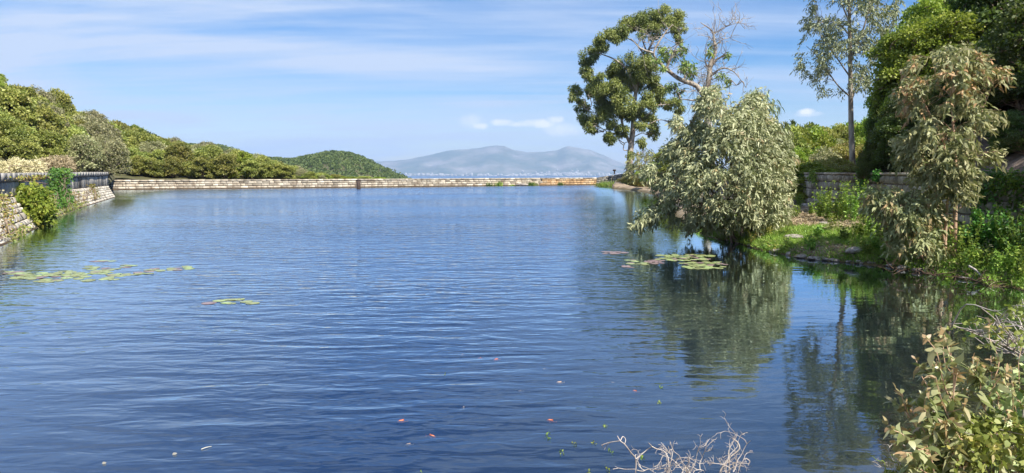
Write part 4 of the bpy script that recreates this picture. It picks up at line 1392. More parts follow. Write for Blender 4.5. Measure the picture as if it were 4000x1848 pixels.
# pines on the sky line right of the silvery bush
mbp = None
def make_pine(seed):
    r = np.random.default_rng(seed); root = empty('pine_tree', (0, 0, 0)); mb = MB(); tb = MB()
    tube(tb, [(0, 0, -.4), (.02, 0, 1), (0, 0, 1.95)], .05, .012, 6)
    for k in range(26):
        z = .25 + 1.7 * (k / 26); rr = (1 - k / 27) * .62 * r.uniform(.6, 1.1); a = r.uniform(0, 6.28)
        e = np.array([math.cos(a) * rr, math.sin(a) * rr, z + rr * .3]); tube(tb, [(0, 0, z), e * .5 + np.array([0, 0, z]) * .5, e], .012, .004, 4)
        m = 110; t = r.uniform(.2, 1.05, m)[:, None]
        P = np.array([0, 0, z]) * (1 - t) + e * t + r.normal(0, .035, (m, 3)); leaves(mb, P, rand_dirs(m, r) + np.array([0, 0, .6]), .12, .03, r.random(m), 0, 0, 'diamond', r)
    mb.build('crown', M['oak_dark'], root); tb.build('trunk', M['bark'], root); return root
pp_ = make_pine(9)
for i, (px, yt) in enumerate(((3049, 482), (3073, 478), (3012, 492), (3098, 470))):
    o = pp_ if i == 0 else copy_tree(pp_)
    t = at(px, yt, 78); z0 = 3.0; o.location = (t.x, 78, z0); h = (t.z - z0) / 2; o.scale = (h * .8, h * .8, h)
    tag(o, ('small dark pine on the sky line just right of the silvery bush', 'second small dark pine on the sky line behind the maquis slope', 'tiny pine tip peeping out behind the edge of the silvery bush', 'rightmost small pine on the sky line behind the maquis slope')[i], 'tree', 'pines on the sky line')
# green bush behind the left shoulder of the silvery bush
put(P_OAK, at(2640, 560, 70).x, 70, 1.2, 2.2, (at(2640, 552, 70).z - 1.2) / 2, 'dark green bush peeping out behind the left side of the silvery bush', 'bush', None, 1, 'dark_bush', r)
put(P_BR, at(2560, 640, 90).x, 90, .8, 2.4, (at(2560, 630, 90).z - .8) / 2, 'round green bush beside the pale sapling at the far end of the bank', 'bush', None, 0, 'round_bush', r)


# ------------------------------------------------------------------ the right bank: grass, litter, rocks, weeds
def on_bank(px, py):
    z = .5
    for _ in range(12):
        p = gw(px, py, z); z = .6 * z + .4 * float(bank_z(np.array(p.x), np.array(p.y)))
    p = gw(px, py, z)
    return p.x, p.y, float(bank_z(np.array(p.x), np.array(p.y)))


def bank_scatter(n, r, x0=6.0, x1=13.6, y0=12.5, y1=30):
    X = r.uniform(x0, x1, n * 3); Y = r.uniform(y0, y1, n * 3)
    d = seg_dist(X, Y, SHORE)
    ok = inside(X, Y, LAND) & (d > .02) & (X < rwall_x(Y) - .1)
    X, Y, d = X[ok][:n], Y[ok][:n], d[ok][:n]
    return X, Y, d


r = np.random.default_rng(71)
X, Y, d = bank_scatter(90000, r)
gm = .7 * fbm(X * .55 + 3, Y * .55, 31) + .32 - .36 * (d > 1.9)
k = (gm > -.02 + r.uniform(-.12, .12, len(X)))
X, Y, d = X[k], Y[k], d[k]
P = np.stack([X, Y, bank_z(X, Y) - .01], -1)
D = np.stack([r.normal(0, .45, len(X)), r.normal(0, .45, len(X)), np.ones(len(X))], -1)
mb = MB()
tall = np.clip(fbm(X * 1.3, Y * 1.3, 33) + .5, .2, 1)
leaves(mb, P, D, (.07 + .22 * tall) * r.uniform(.6, 1.3, len(X)), .018, np.clip(r.random(len(X)) * .6 + .4 * tall, 0, 1), (r.random(len(X)) < .08) * .9, .25, 'diamond', r)
n2 = 16000
i2 = r.integers(0, len(X), n2)
leaves(mb, P[i2] + r.normal(0, .05, (n2, 3)) * [1, 1, 0] + [0, 0, .04], rand_dirs(n2, r) + [0, 0, .5], r.uniform(.04, .09, n2), .045, r.random(n2), 0, .2, 'diamond', r)
tag(mb.build('grass', M['grass']), 'fresh green grass and clover growing on the right bank', 'grass', kind='stuff')
X, Y, d = bank_scatter(26000, r)
k = .7 * fbm(X * .55 + 3, Y * .55, 31) + .32 - .36 * (d > 1.9) < .12
X, Y = X[k], Y[k]
P = np.stack([X, Y, bank_z(X, Y) + .01], -1)
Dd = rand_dirs(len(X), r); Dd[:, 2] = np.abs(Dd[:, 2]) * .35
mb = MB()
leaves(mb, P, Dd, r.uniform(.06, .22, len(X)), r.uniform(.012, .035, len(X)), r.random(len(X)), (r.random(len(X)) < .25) * .7, .05, 'diamond', r)
tag(mb.build('leaf_litter', M['straw']), 'dry straw-coloured leaves and stalks lying on the right bank', 'leaf litter', kind='stuff')


def rock_mesh(seed):
    r = np.random.default_rng(seed)
    th = np.linspace(0, math.pi, 12); ph = np.linspace(0, 2 * math.pi, 17)[:-1]
    T, Pp = np.meshgrid(th, ph, indexing='ij')
    d = np.stack([np.sin(T) * np.cos(Pp), np.sin(T) * np.sin(Pp), np.cos(T)], -1)
    pl = rand_dirs(9, r); off = r.uniform(.62, .95, 9)
    R = np.ones(T.shape)
    for n_, o_ in zip(pl, off):
        c = d @ n_; R = np.where(c > .2, np.minimum(R, o_ / np.maximum(c, .2)), R)
    V = d * R[..., None] * np.array([1, .8, .55])
    V = V + r.normal(0, .012, V.shape)
    b = MB(); n0, n1 = T.shape
    i = np.arange(n0 - 1)[:, None] * n1; j = np.arange(n1)[None, :]; j2 = (j + 1) % n1
    F = np.stack([i + j, i + n1 + j, i + n1 + j2, i + j2], -1).reshape(-1, 4)
    b.add(V.reshape(-1, 3), f4=F, v=.5)
    o = b.build('rock', M['rock']); me = o.data; bpy.data.objects.remove(o); return me


RK = [rock_mesh(900 + i) for i in range(6)]
i = 0
edge_rocks = [(3085, 1000), (3110, 1006), (3135, 1012), (3170, 1018), (3195, 1020), (3228, 1022), (3262, 1026), (3290, 1024), (3318, 1030), (3350, 1032), (3378, 1034), (3402, 1038), (3440, 1038), (3480, 1046), (3530, 1056), (3590, 1066), (2990, 980), (3030, 990), (2930, 968)]
for px, py in edge_rocks:
    p = gw(px, py - 4)
    o = bpy.data.objects.new('rock', RK[i % 6]); COL.objects.link(o)
    s = r.uniform(.08, .21)
    o.location = (p.x, p.y, .04); o.scale = (s * 1.2, s, s * .8); o.rotation_euler = (r.uniform(-.2, .2), r.uniform(-.2, .2), r.uniform(0, 6))
    tag(o, 'grey-brown rock half in the water along the edge of the right bank', 'rock', 'rocks along the waterline'); i += 1
for px, py, s, lb in ((3150, 808, .42, 'pale flat rock high on the bank next to the silvery bush'), (3110, 795, .34, 'pale rounded rock tucked behind the edge of the silvery bush'), (3112, 930, .30, 'grey rock sitting in the grass above the waterline left of the green patch'),
                      (3350, 985, .34, 'wide grey-pink rock on the grassy edge near the low gum bush'), (3230, 880, .30, 'pale stone among the dry stalks in the middle of the bank'), (3190, 790, .3, 'pale rock against the foot of the wall')):
    x, y, z = on_bank(px, py)
    o = bpy.data.objects.new('rock', RK[i % 6]); COL.objects.link(o)
    o.location = (x, y, z + s * .1); o.scale = (s * 1.4, s, s * .6); o.rotation_euler = (0, 0, r.uniform(0, 6)); tag(o, lb, 'rock'); i += 1


def weed(name, label, px, py, h, mat, L, Wd, stems, seed, spread=.3, per=14, group=None, base=None, cat='plant', kind='diamond', droop=.25, up=1.0, tone=0.0):
    r = np.random.default_rng(seed)
    x, y, z = base if base else on_bank(px, py)
    root = empty(name, (x, y, z)); o3 = np.array([x, y, z])
    mb = MB(); tb = MB()
    for s_ in range(stems):
        a = r.uniform(0, 6.28); b0 = o3 + np.array([r.normal(0, .04) * spread * 4, r.normal(0, .04) * spread * 4, -.03])
        tip = b0 + np.array([math.cos(a) * spread * r.uniform(.2, 1) * h, math.sin(a) * spread * r.uniform(.2, 1) * h, h * r.uniform(.6, 1.05) * up])
        pth = wobble(b0, tip, .05, 5, r, .03)
        tube(tb, pth, .006 + .004 * h, .002, 4)
        t = np.sort(r.uniform(.15, 1.0, per)); P = np.stack([np.interp(t, np.linspace(0, 1, len(pth)), pth[:, k]) for k in range(3)], -1)
        D = rand_dirs(per, r); D[:, 2] = D[:, 2] * .5 + .35
        leaves(mb, P, D, L * r.uniform(.6, 1.25, per) * (1.15 - .5 * t), Wd * r.uniform(.7, 1.2, per), r.random(per), tone * (t > .75), droop, kind, r)
    mb.build('leaves', mat, root, origin=o3); tb.build('stems', M['grass'], root, origin=o3)
    tag(root, label, cat, group)
    return root


WG = 'leafy weeds in front of the retaining wall'
WL = 'bright leafy green weed growing between the bank and the retaining wall'
wi = 0
for px, py, h, st in ((3152, 800, .62, 8), (3200, 850, .80, 11), (3230, 862, .7, 8), (3300, 868, 1.15, 16), (3330, 870, .9, 10), (3268, 860, .6, 7), (3380, 880, .6, 8), (3430, 890, .55, 8), (3460, 900, .75, 10), (3490, 930, .6, 9), (3400, 930, .5, 9), (3440, 960, .5, 9),
                      (3480, 975, .5, 10), (3420, 985, .4, 8), (3170, 840, .4, 8), (3110, 850, .4, 8), (3350, 930, .45, 8), (3120, 812, .6, 9), (3225, 850, 1.0, 12), (3275, 862, 1.1, 13), (3350, 865, 1.2, 14), (3395, 872, 1.0, 12), (3250, 900, .4, 9), (3300, 940, .35, 8), (3200, 930, .35, 8), (3170, 975, .3, 8), (3380, 1000, .35, 8)):
    weed('leafy_weed', WL, px, py, h * 1.3, M['weed'], .12, .06, int(st * 1.3), 500 + wi, .30, 18, WG); wi += 1
for px, py, h, lb in ((3765, 1045, 1.25, 'tall bright green weed just right of the young gum trunk'), (3800, 1060, .7, 'broad yellow-green weed right of the young gum over the dark hollow'), (3850, 1050, .55, 'yellow-green weed on the bank end above the driftwood'),
                      (3890, 1075, .6, 'leafy green weed at the bank end right of the driftwood'), (3940, 1095, .7, 'dark leafy weed at the right edge of the picture by the water'), (3985, 1090, .8, 'dark weed with broad leaves cut by the right picture edge'),
                      (3690, 1075, .35, 'small yellow-green weed at the foot of the young gum'), (3525, 1030, .35, 'small green weed on the waterline beside the fallen log')):
    weed('leafy_weed', lb, px, py, h, M['weed'], .11, .055, 13, 500 + wi, .34, 18); wi += 1
for i_, (px, py, h, lb) in enumerate(((3830, 985, 1.1, 'tall dark weed against the wall just right of the young gum'), (3875, 1000, 1.2, 'dark leafy bush against the wall above the driftwood'), (3920, 1010, 1.3, 'dark leafy bush against the wall near the right picture edge'),
                                      (3965, 1030, 1.4, 'tallest dark bush against the wall at the right picture edge'), (4010, 1050, 1.3, 'dark bush half cut off by the right picture edge'), (3790, 1000, .9, 'broad-leaved weed between the gum trunk and the wall'))):
    weed('wall_bush', lb, px, py, h, M['ivy'], .12, .08, 18, 560 + i_, .35, 24, cat='bush')
weed('long_leaf_plant', 'grey-green plant with long narrow leaves on the bank end at far right', 3850, 1020, .55, M['euc_pale'], .24, .04, 4, 600, .4, 9)
# undergrowth below the silvery bush
for i_, (px, py) in enumerate(((2700, 905), (2760, 915), (2830, 935), (2880, 945), (2940, 955), (2990, 968), (3040, 975), (3080, 975), (3000, 930), (3060, 920))):
    weed('waterside_weed', 'low straggly green and straw weed at the water edge under the silvery bush', px, py, .5, M['weed'] if i_ % 2 else M['maquis'], .10, .035, 12, 640 + i_, .5, 12, 'weeds under the silvery bush', tone=.5)
# dry stalks
for i_, (px, py) in enumerate(((3085, 890), (3060, 880), (3010, 900), (3035, 860), (3260, 900), (3240, 905), (3290, 915), (3330, 910), (2960, 930), (3360, 905))):
    weed('dry_stalks', 'tuft of dry straw-coloured stalks on the right bank', px, py, .42, M['straw'], .16, .014, 12, 670 + i_, .35, 7, 'dry stalk tufts on the bank', cat='grass tuft')
# creepers hanging over the coping of the right wall
def hang(name, label, px, Y, drop, w, seed, mat, L=.09):
    r = np.random.default_rng(seed); x = float(rwall_x(np.array(Y))) - .12
    t = at(px, 676, Y); root = empty(name, (x, Y, 2.4)); mb = MB(); tb = MB(); o3 = np.array((x, Y, 2.4))
    for k in range(13):
        a = o3 + [0.06, r.normal(0, w), .06]; b = a + np.array([-.05, r.normal(0, w * .5), -drop * r.uniform(.4, 1)])
        p_ = wobble(a, b, .05, 5, r); tube(tb, p_, .006, .003, 4)
        m = 26; ii = r.integers(0, len(p_), m)
        leaves(mb, p_[ii] + r.normal(0, .05, (m, 3)), rand_dirs(m, r) + [-.5, 0, 0], L, L * .7, r.random(m), 0, .2, 'diamond', r)
    mb.build('leaves', mat, root, origin=o3); tb.build('stems', M['bark'], root, origin=o3); tag(root, label, 'creeper')
def wallY(px):
    ys = np.linspace(8, 110, 4000); xs = rwall_x(ys); q = 2000 + FOC * xs / ys * 1.0
    return float(np.interp(-px, -q, ys))
hang('creeper', 'leafy creeper hanging over the wall top above the pale rocks', 3175, wallY(3178), .7, .22, 41, M['weed'])
hang('creeper', 'creeper trailing down the retaining wall left of the low gum bush', 3372, wallY(3378), .75, .25, 42, M['ivy'])
hang('creeper', 'small creeper tuft on the wall right of the longer one', 3435, wallY(3430), .35, .12, 43, M['ivy'])
hang('creeper', 'bright creeper spilling over the wall at the right picture edge', 3960, wallY(3965), .6, .35, 44, M['weed'])
hang('creeper', 'dark creeper hanging low on the wall at the far right behind the gum', 3900, wallY(3900), 1.4, .5, 45, M['ivy'], .12)
hang('creeper', 'dark creeper cut by the right picture edge, hanging down the wall', 3990, wallY(3985), 1.6, .45, 46, M['ivy'], .12)
hang('creeper', 'dark creeper on the wall just right of the young gum crown', 3840, wallY(3845), 1.2, .4, 47, M['ivy'], .12)
hang('creeper', 'short creeper tuft spilling over the wall beside the silvery bush', 3125, wallY(3125), .5, .3, 48, M['ivy'])

# driftwood and roots at the end of the bank
def sticks(name, label, paths, rad, mat, cat, origin, rr=None):
    root = None
    b = MB(); o3 = np.array(origin, float)
    for pth in paths: tube(b, smooth_path(pth, 4), rad, rad * .45, 6)
    o = b.build(name, mat, origin=o3); tag(o, label, cat); return o
def gp(px, py, z): p = gw(px, py, z); return (p.x, p.y, z)
sticks('driftwood', 'pale bent branch arching from the bank end down into the water', [[gp(3786, 1040, .32), gp(3815, 1058, .25), gp(3838, 1085, .12), gp(3856, 1112, -.05)]], .028, M['deadwood'], 'branch', gp(3856, 1112, 0))
sticks('driftwood', 'thin pale stick lying across the dark hollow under the bank', [[gp(3745, 1082, .05), gp(3800, 1088, .05)]], .018, M['deadwood'], 'branch', gp(3745, 1082, 0))
sticks('driftwood', 'upright pale root standing in the dark hollow under the bank', [[gp(3810, 1100, -.05), gp(3809, 1075, .12), gp(3804, 1062, .22)]], .012, M['deadwood'], 'branch', gp(3810, 1100, 0))
sticks('driftwood', 'dark wet log lying at the waterline left of the young gum', [[gp(3440, 1020, .12), gp(3490, 1012, .14), gp(3560, 1020, .16)]], .075, M['darkwood'], 'log', gp(3440, 1020, 0))
sticks('driftwood', 'thin branch slanting into the water below the low gum bush', [[gp(3560, 1035, .12), gp(3590, 1028, .18), gp(3530, 1050, .02)]], .018, M['deadwood'], 'branch', gp(3560, 1035, 0))
r = np.random.default_rng(12)
b = MB()
o3 = np.array(gp(3640, 1080, 0))
for _ in range(70):
    px = r.uniform(3470, 3920); p0 = np.array(gp(px, interp(px, [(3470, 1045), (3640, 1074), (3790, 1092), (3920, 1112)]) + r.uniform(-16, 6), r.uniform(0, .25)))
    tube(b, wobble(p0, p0 + rand_dirs(1, r)[0] * r.uniform(.2, .6) * np.array([1, .5, .5]), .12, 4, r), r.uniform(.006, .014), .003, 4)
tag(b.build('root_tangle', M['darkwood'], origin=o3), 'tangle of dark roots and twigs along the undercut end of the bank', 'roots', kind='stuff')

# far end: reeds and low green by the abutment, weeds at the foot of the dam
def tuft(name, label, px, py, Yd, h, w, n, mat, seed, group=None, cat='reeds', wd=.04):
    r = np.random.default_rng(seed); p = at(px, py, Yd); root = empty(name, (p.x, Yd, 0)); b = MB(); o3 = np.array((p.x, Yd, 0.0))
    P = o3 + np.stack([r.normal(0, w, n), r.normal(0, w * .6, n), np.full(n, -.1)], -1)
    leaves(b, P, np.stack([r.normal(0, .22, n), r.normal(0, .22, n), np.ones(n)], -1), h * r.uniform(.5, 1.1, n), wd, r.random(n), (r.random(n) < .12) * .8, .18, 'long', r)
    b.build('leaves', mat, root, origin=o3); tag(root, label, cat, group)
for i_, (px, h, w) in enumerate(((2345, 1.1, .5), (2362, 1.3, .5), (2385, 1.6, .6), (2405, 1.3, .6))):
    tuft('reed_clump', ('short reeds at the left end of the reed bed below the sloping wall', 'second reed clump from the left below the sloping wall', 'tallest reed clump below the sloping wall', 'reed clump next to the yellow-green bushes below the sloping wall')[i_], px, 735, 112, h, w, 150, M['weed'], 700 + i_)
for i_, (px, Y) in enumerate(((2440, 108), (2462, 106), (2490, 104))):
    put(P_MAQ, at(px, 720, Y).x, Y, -.1, 1.3, .85, ('yellow-green bush beside the reeds below the abutment', 'middle yellow-green bush below the abutment', 'yellow-green bush at the water edge under the pale sapling')[i_], 'bush', None, i_, 'low_bush', r)
for i_, (px, h) in enumerate(((1912, 1.0), (1952, 1.2), (2073, 1.1), (2088, .9), (2190, .9), (2000, .5))):
    Yd = float(np.interp((px - 2000) / FOC, [p[0] / p[1] for p in dl], [p[1] for p in dl])) - .5
    tuft('wall_weed', ('leftmost dark green weed at the foot of the dam', 'second weed from the left at the foot of the dam', 'tall pale green weed near the dark stones at the dam foot', 'weed just right of the tall pale one at the dam foot', 'lone weed on the rusty right part of the dam foot', 'tiny weed between the others at the dam foot')[i_], px, 720, Yd, h, .28, 70, M['weed'] if i_ % 2 else M['ivy'], 720 + i_, cat='plant', wd=.07)
o = bpy.data.objects.new('rock', RK[2]); COL.objects.link(o)
Yd = float(np.interp((2040 - 2000) / FOC, [p[0] / p[1] for p in dl], [p[1] for p in dl])) - .8
o.location = (at(2040, 724, Yd).x, Yd, .15); o.scale = (1.1, .5, .55); tag(o, 'dark stones lying against the foot of the dam between the weeds', 'rock')

# ------------------------------------------------------------------ left side: ivy, shrub, brush pile, near trees
def line_at_px(line, px):
    P = np.array(resample(line, .2)); a = (px - 2000) / FOC
    q = P[:, 0] / P[:, 1]; o_ = np.argsort(q)
    return float(np.interp(a, q[o_], P[o_, 0])), float(np.interp(a, q[o_], P[o_, 1]))
def quay(px, s):
    """point on the quay wall: s 0 water line, .45 foot of the upper wall, 1 top"""
    bx, by = line_at_px(lo, px); ux, uy = line_at_px(up, px)
    zj = float(np.interp(uy, [9, 28, 47, 69], [1.55, 1.42, 1.22, 1.08]))
    if s < .45: t = s / .45; return np.array([bx + (ux - bx) * t, by + (uy - by) * t, zj * t])
    t = (s - .45) / .55; return np.array([ux, uy, zj + (LZ - zj) * t])
def quay_plant(name, label, px0, px1, s0, s1, n, L, mat, seed, cat='plant', bulge=.25, group=None, tone=0.1, stems=12):
    r = np.random.default_rng(seed); c = quay((px0 + px1) / 2, s0); root = empty(name, tuple(c)); b = MB(); tb = MB()
    P = []
    for _ in range(n):
        s_ = s0 + (s1 - s0) * r.random() ** .9; px = r.normal((px0 + px1) / 2, (px1 - px0) / 3.2) + 8 * math.sin(s_ * 9)
        q_ = quay(px, s_); P.append(q_ + np.array([.10, -.04, .06]) + np.array([1, -.4, .3]) * r.random() * bulge)
    P = np.array(P)
    leaves(b, P, rand_dirs(n, r) + [.5, -.3, -.1], L * r.uniform(.6, 1.3, n), L * .75, r.random(n), (r.random(n) < tone) * .9, .2, 'diamond', r)
    for _ in range(stems):
        a = quay(r.uniform(px0, px1), s0) + np.array([.12, -.05, .05]); e = P[r.integers(0, n)]; tube(tb, wobble(a, e, .06, 5, r), .02, .006, 4)
    b.build('leaves', mat, root, origin=np.array(c)); tb.build('stems', M['bark'], root, origin=np.array(c)); tag(root, label, cat, group)
quay_plant('ivy', 'dark green ivy column climbing the left quay wall from the water to the top', 194, 256, .12, 1.06, 2600, .17, M['ivy'], 81, 'ivy', .35)
quay_plant('wall_shrub', 'thin trailing plant on the sloping stone foot near the quay corner', 352, 376, .10, .55, 240, .13, M['maquis'], 82, bulge=.1)
for i_, (a_, b_, s0, s1, n, mt) in enumerate(((-20, 40, .05, .5, 260, 'maquis'), (150, 215, .05, .42, 500, 'maquis'), (205, 290, -.02, .14, 420, 'weed'), (270, 330, .0, .10, 160, 'weed'), (250, 300, .1, .4, 180, 'maquis'), (20, 100, -.02, .08, 260, 'weed'), (-30, 20, .1, .6, 120, 'straw'), (60, 190, .80, .90, 420, 'maquis'), (300, 345, .12, .35, 120, 'straw'))):
    quay_plant('wall_weed', ('ochre weeds on the stone foot left of the big quay shrub', 'yellowish weeds between the quay shrub and the ivy', 'green fringe at the waterline below the ivy', 'thin green fringe at the waterline right of the ivy', 'dry weeds on the stone foot just right of the ivy', 'green fringe at the waterline below the quay shrub',
                             'dry straw tuft on the quay at the left picture edge', 'orange-yellow stonecrop along the ledge under the quay coping', 'small straw tuft on the pale stone foot right of the ivy')[i_], a_, b_, s0, s1, n, .11, M[mt], 830 + i_, bulge=.12, tone=.5, stems=4)
qs = quay(120, .1)
foliage_tree('quay_shrub', 'large bright yellow-green shrub growing out of the sloping quay foot on the left', 'bush', [(20, 790), (50, 745), (90, 715), (130, 725), (165, 745), (180, 790), (190, 830), (185, 865), (165, 880), (140, 912), (100, 900), (60, 890), (40, 850)],
             float(qs[1]) + 1.0, 1.3, 900, 9, .19, .12, M['shrub'], M['bark'], [S_([(125, 905), (110, 840), (90, 760)], .05, .012), S_([(130, 905), (150, 830), (160, 770)], .04, .01), S_([(120, 905), (70, 860), (45, 810)], .04, .01)],
             84, twig=.4, droop=.3, clump=26, thr=.42, wood=160, down=.15, base=(float(qs[0]), float(qs[1]) + 1.0, .1), kind='diamond', tone=lambda q, r: (r.random(len(q)) < .15) * .6)
for nm_, pl_, Yb_, sd_ in (('heap of dry cut straw-coloured branches behind the left quay wall at the picture edge', [(-60, 690), (-40, 640), (20, 645), (60, 630), (110, 642), (150, 632), (160, 690)], 45.5, 85), ('paler heap of dry cut branches behind the quay wall next to the ivy', [(130, 690), (140, 640), (180, 622), (230, 616), (268, 622), (280, 650), (275, 690)], 59, 86)):
    foliage_tree('brush_pile', nm_, 'brush pile', pl_, Yb_, 1.2, 1300, 9, .34, .045, M['straw'], M['deadwood'], [S_([(pl_[0][0] + 20, 690), ((pl_[0][0] + pl_[-1][0]) / 2, 655), (pl_[-1][0] - 20, 645)], .05, .02)],
                 sd_, twig=.3, droop=.1, clump=0, thr=0, wood=90, down=.1, base=(at(pl_[0][0] + 60, 680, Yb_).x, Yb_, 1.0), tone=lambda q, r: (r.random(len(q)) < .08) * .6)

r = np.random.default_rng(90)
for px, yt, Y, R, pr, lb in ((-40, 245, 70, 2.2, P_NEAR, 'bright green tree cut by the left picture edge above the quay'), (52, 335, 70, 1.1, P_NEAR, 'fresh green tree beside the left picture edge one, leaning over the brush pile'),
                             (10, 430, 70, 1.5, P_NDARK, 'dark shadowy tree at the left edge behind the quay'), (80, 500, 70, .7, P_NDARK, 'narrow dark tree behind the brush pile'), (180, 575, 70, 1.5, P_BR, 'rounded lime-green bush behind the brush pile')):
    t = at(px, yt, Y); put(pr, t.x, Y, 1.0, R, (t.z - 1.0) / 2.05, lb, 'tree', None, 0, 'leafy_tree', r)

# ------------------------------------------------------------------ lily pads
def pad_mesh(seed):
    r = np.random.default_rng(seed); n = 15
    a = np.linspace(.18, 2 * math.pi - .18, n); rr = 1 + r.normal(0, .03, n)
    V = [(0, 0, .0)] + [(math.cos(t) * q * .55, math.sin(t) * q * .55, .004) for t, q in zip(a, rr)] + [(math.cos(t) * q, math.sin(t) * q, .010 + max(0, r.normal(0, .035))) for t, q in zip(a, rr)]
    f3 = [[0, i + 1, i + 2] for i in range(n - 1)]; f4 = [[i + 1, n + i + 1, n + i + 2, i + 2] for i in range(n - 1)]
    lo_ = [(x, y, z - .03) for x, y, z in V]; m = len(V)
    b = MB(); vv = np.array([.7] + [.55] * n + list(r.uniform(.2, .8, n)))
    b.add(V + lo_, f3=f3 + [[q[0] + m, q[2] + m, q[1] + m] for q in f3], f4=f4 + [[q[0] + m, q[3] + m, q[2] + m, q[1] + m] for q in f4] + [[n + i + 1, n + i + 1 + m, n + i + 2 + m, n + i + 2] for i in range(n - 1)], v=np.tile(vv, 2), u=UU)
    o = b.build('lily_pad', M['pad']); me = o.data; bpy.data.objects.remove(o); return me
UU = 0.0; PADS = [pad_mesh(i) for i in range(5)]
UU = 0.85; PADP = [pad_mesh(i + 10) for i in range(3)]
r = np.random.default_rng(13)
def pads(ells, ox, oy, sc, total, prob, lab_g, lab_p, grp, rad=(.11, .18)):
    area = np.array([e[2] * (e[3] + 6) for e in ells], float); area /= area.sum(); placed = []
    tries = 0
    while len(placed) < total and tries < total * 40:
        tries += 1
        e = ells[r.choice(len(ells), p=area)]
        a, q = r.uniform(0, 6.28), r.random() ** .5
        px, py = ox + (e[0] + math.cos(a) * q * e[2]) * sc, oy + (e[1] + math.sin(a) * q * e[3]) * sc
        p = gw(px, py); R = r.uniform(*rad)
        if any((p.x - x) ** 2 + (p.y - y) ** 2 < ((R + s) * .52) ** 2 for x, y, s in placed): continue
        placed.append((p.x, p.y, R))
        pur = r.random() < (e[4] if len(e) > 4 else prob)
        o = bpy.data.objects.new('lily_pad', (PADP if pur else PADS)[int(r.integers(0, 3))]); COL.objects.link(o)
        o.location = (p.x, p.y, .004 + .004 * r.random()); o.scale = (R, R, R * .6); o.rotation_euler = (r.normal(0, .02), r.normal(0, .02), r.uniform(0, 6.28))
        tag(o, lab_p if pur else lab_g, 'lily pad', grp)
    print('pads', len(placed))
EA = [(150, 270, 130, 14), (250, 310, 150, 25), (450, 290, 120, 25), (450, 345, 90, 15), (700, 300, 120, 30), (820, 345, 60, 15), (820, 225, 60, 20), (980, 240, 100, 12), (1160, 210, 80, 15), (950, 165, 110, 6), (1100, 290, 100, 15), (1000, 325, 70, 12), (1300, 280, 80, 10), (1420, 250, 80, 15), (1600, 240, 50, 12), (1710, 225, 50, 18), (920, 270, 100, 15), (600, 270, 80, 15)]
pads(EA, 0, 950, .427, 125, .13, 'yellow-green lily pad in the long loose patch at the left', 'purplish lily pad in the long loose patch at the left', 'lily pads in the left patch', (.09, .14))
EC = [(460, 90, 120, 13, 1), (1120, 120, 280, 15, .2), (1100, 150, 250, 15, .3), (640, 165, 70, 10, .2), (700, 190, 80, 12, .2), (850, 175, 90, 18, .95), (1300, 190, 230, 18, .3), (1300, 225, 200, 15, .15), (620, 220, 60, 8, 1)]
pads(EC, 2200, 950, .42, 135, .3, 'yellow-green lily pad in the dense patch before the silvery bush', 'dark purple lily pad in the dense patch before the silvery bush', 'lily pads in the right patch', (.08, .13))
for i_, (x, y, R, pk) in enumerate(((1915, 550, .14, 1), (2005, 528, .12, 0), (2060, 520, .10, 0), (2065, 547, .10, 0), (2115, 553, .09, 0), (2140, 517, .12, 0), (2190, 514, .11, 0), (2255, 535, .12, 0), (2310, 550, .13, 0))):
    p = gw(x * .427, 950 + y * .427)
    o = bpy.data.objects.new('lily_pad', (PADP if pk else PADS)[i_ % 3]); COL.objects.link(o); o.location = (p.x, p.y, .006); o.scale = (R, R, R * .6); o.rotation_euler = (0, 0, i_ * 1.3)
    tag(o, 'pinkish lily pad at the left end of the small middle cluster' if pk else 'green lily pad in the small lone cluster nearer the camera', 'lily pad', None if pk else 'lily pads in the middle cluster')

# ------------------------------------------------------------------ goldfish, sprigs, floating bits
def fish_mesh(mat, seed):
    r = np.random.default_rng(seed); b = MB(); n = 12; m = 9
    t = np.linspace(0, 1, m); x = -.5 + t * .8
    hh = np.array([.02, .09, .14, .155, .145, .12, .08, .05, .03]); bend = .10 * np.sin(t * 2.6 + seed)
    a = np.linspace(0, 2 * math.pi, n, endpoint=False)
    V = np.stack([np.broadcast_to(x[:, None], (m, n)), bend[:, None] + np.cos(a)[None] * hh[:, None] * .62, np.sin(a)[None] * hh[:, None]], -1)
    i = np.arange(m - 1)[:, None] * n; j = np.arange(n)[None, :]; j2 = (j + 1) % n
    b.add(V.reshape(-1, 3), f4=np.stack([i + j, i + n + j, i + n + j2, i + j2], -1).reshape(-1, 4), v=r.random(m * n))
    y1 = bend[-1]
    b.add([(.28, y1, 0), (.48, y1 + .10, .12), (.42, y1 + .03, 0), (.48, y1 + .12, -.10), (-.15, bend[3], .14), (.1, bend[5], .11), (.06, bend[5], .21)], f3=[[0, 1, 2], [0, 2, 3], [4, 5, 6]], v=.6)
    b.add([(-.2, .08, -.03), (-.05, .24, -.03), (-.02, .14, -.03), (-.2, -.06, -.03), (-.05, -.22, -.03), (-.02, -.10, -.03)], f3=[[0, 1, 2], [3, 5, 4]], v=.8)
    o = b.build('goldfish', mat, smooth=True); me = o.data; bpy.data.objects.remove(o); return me
FO = [fish_mesh(M['fish'], i) for i in range(3)]; FP = [fish_mesh(M['fish_pale'], i + 3) for i in range(2)]
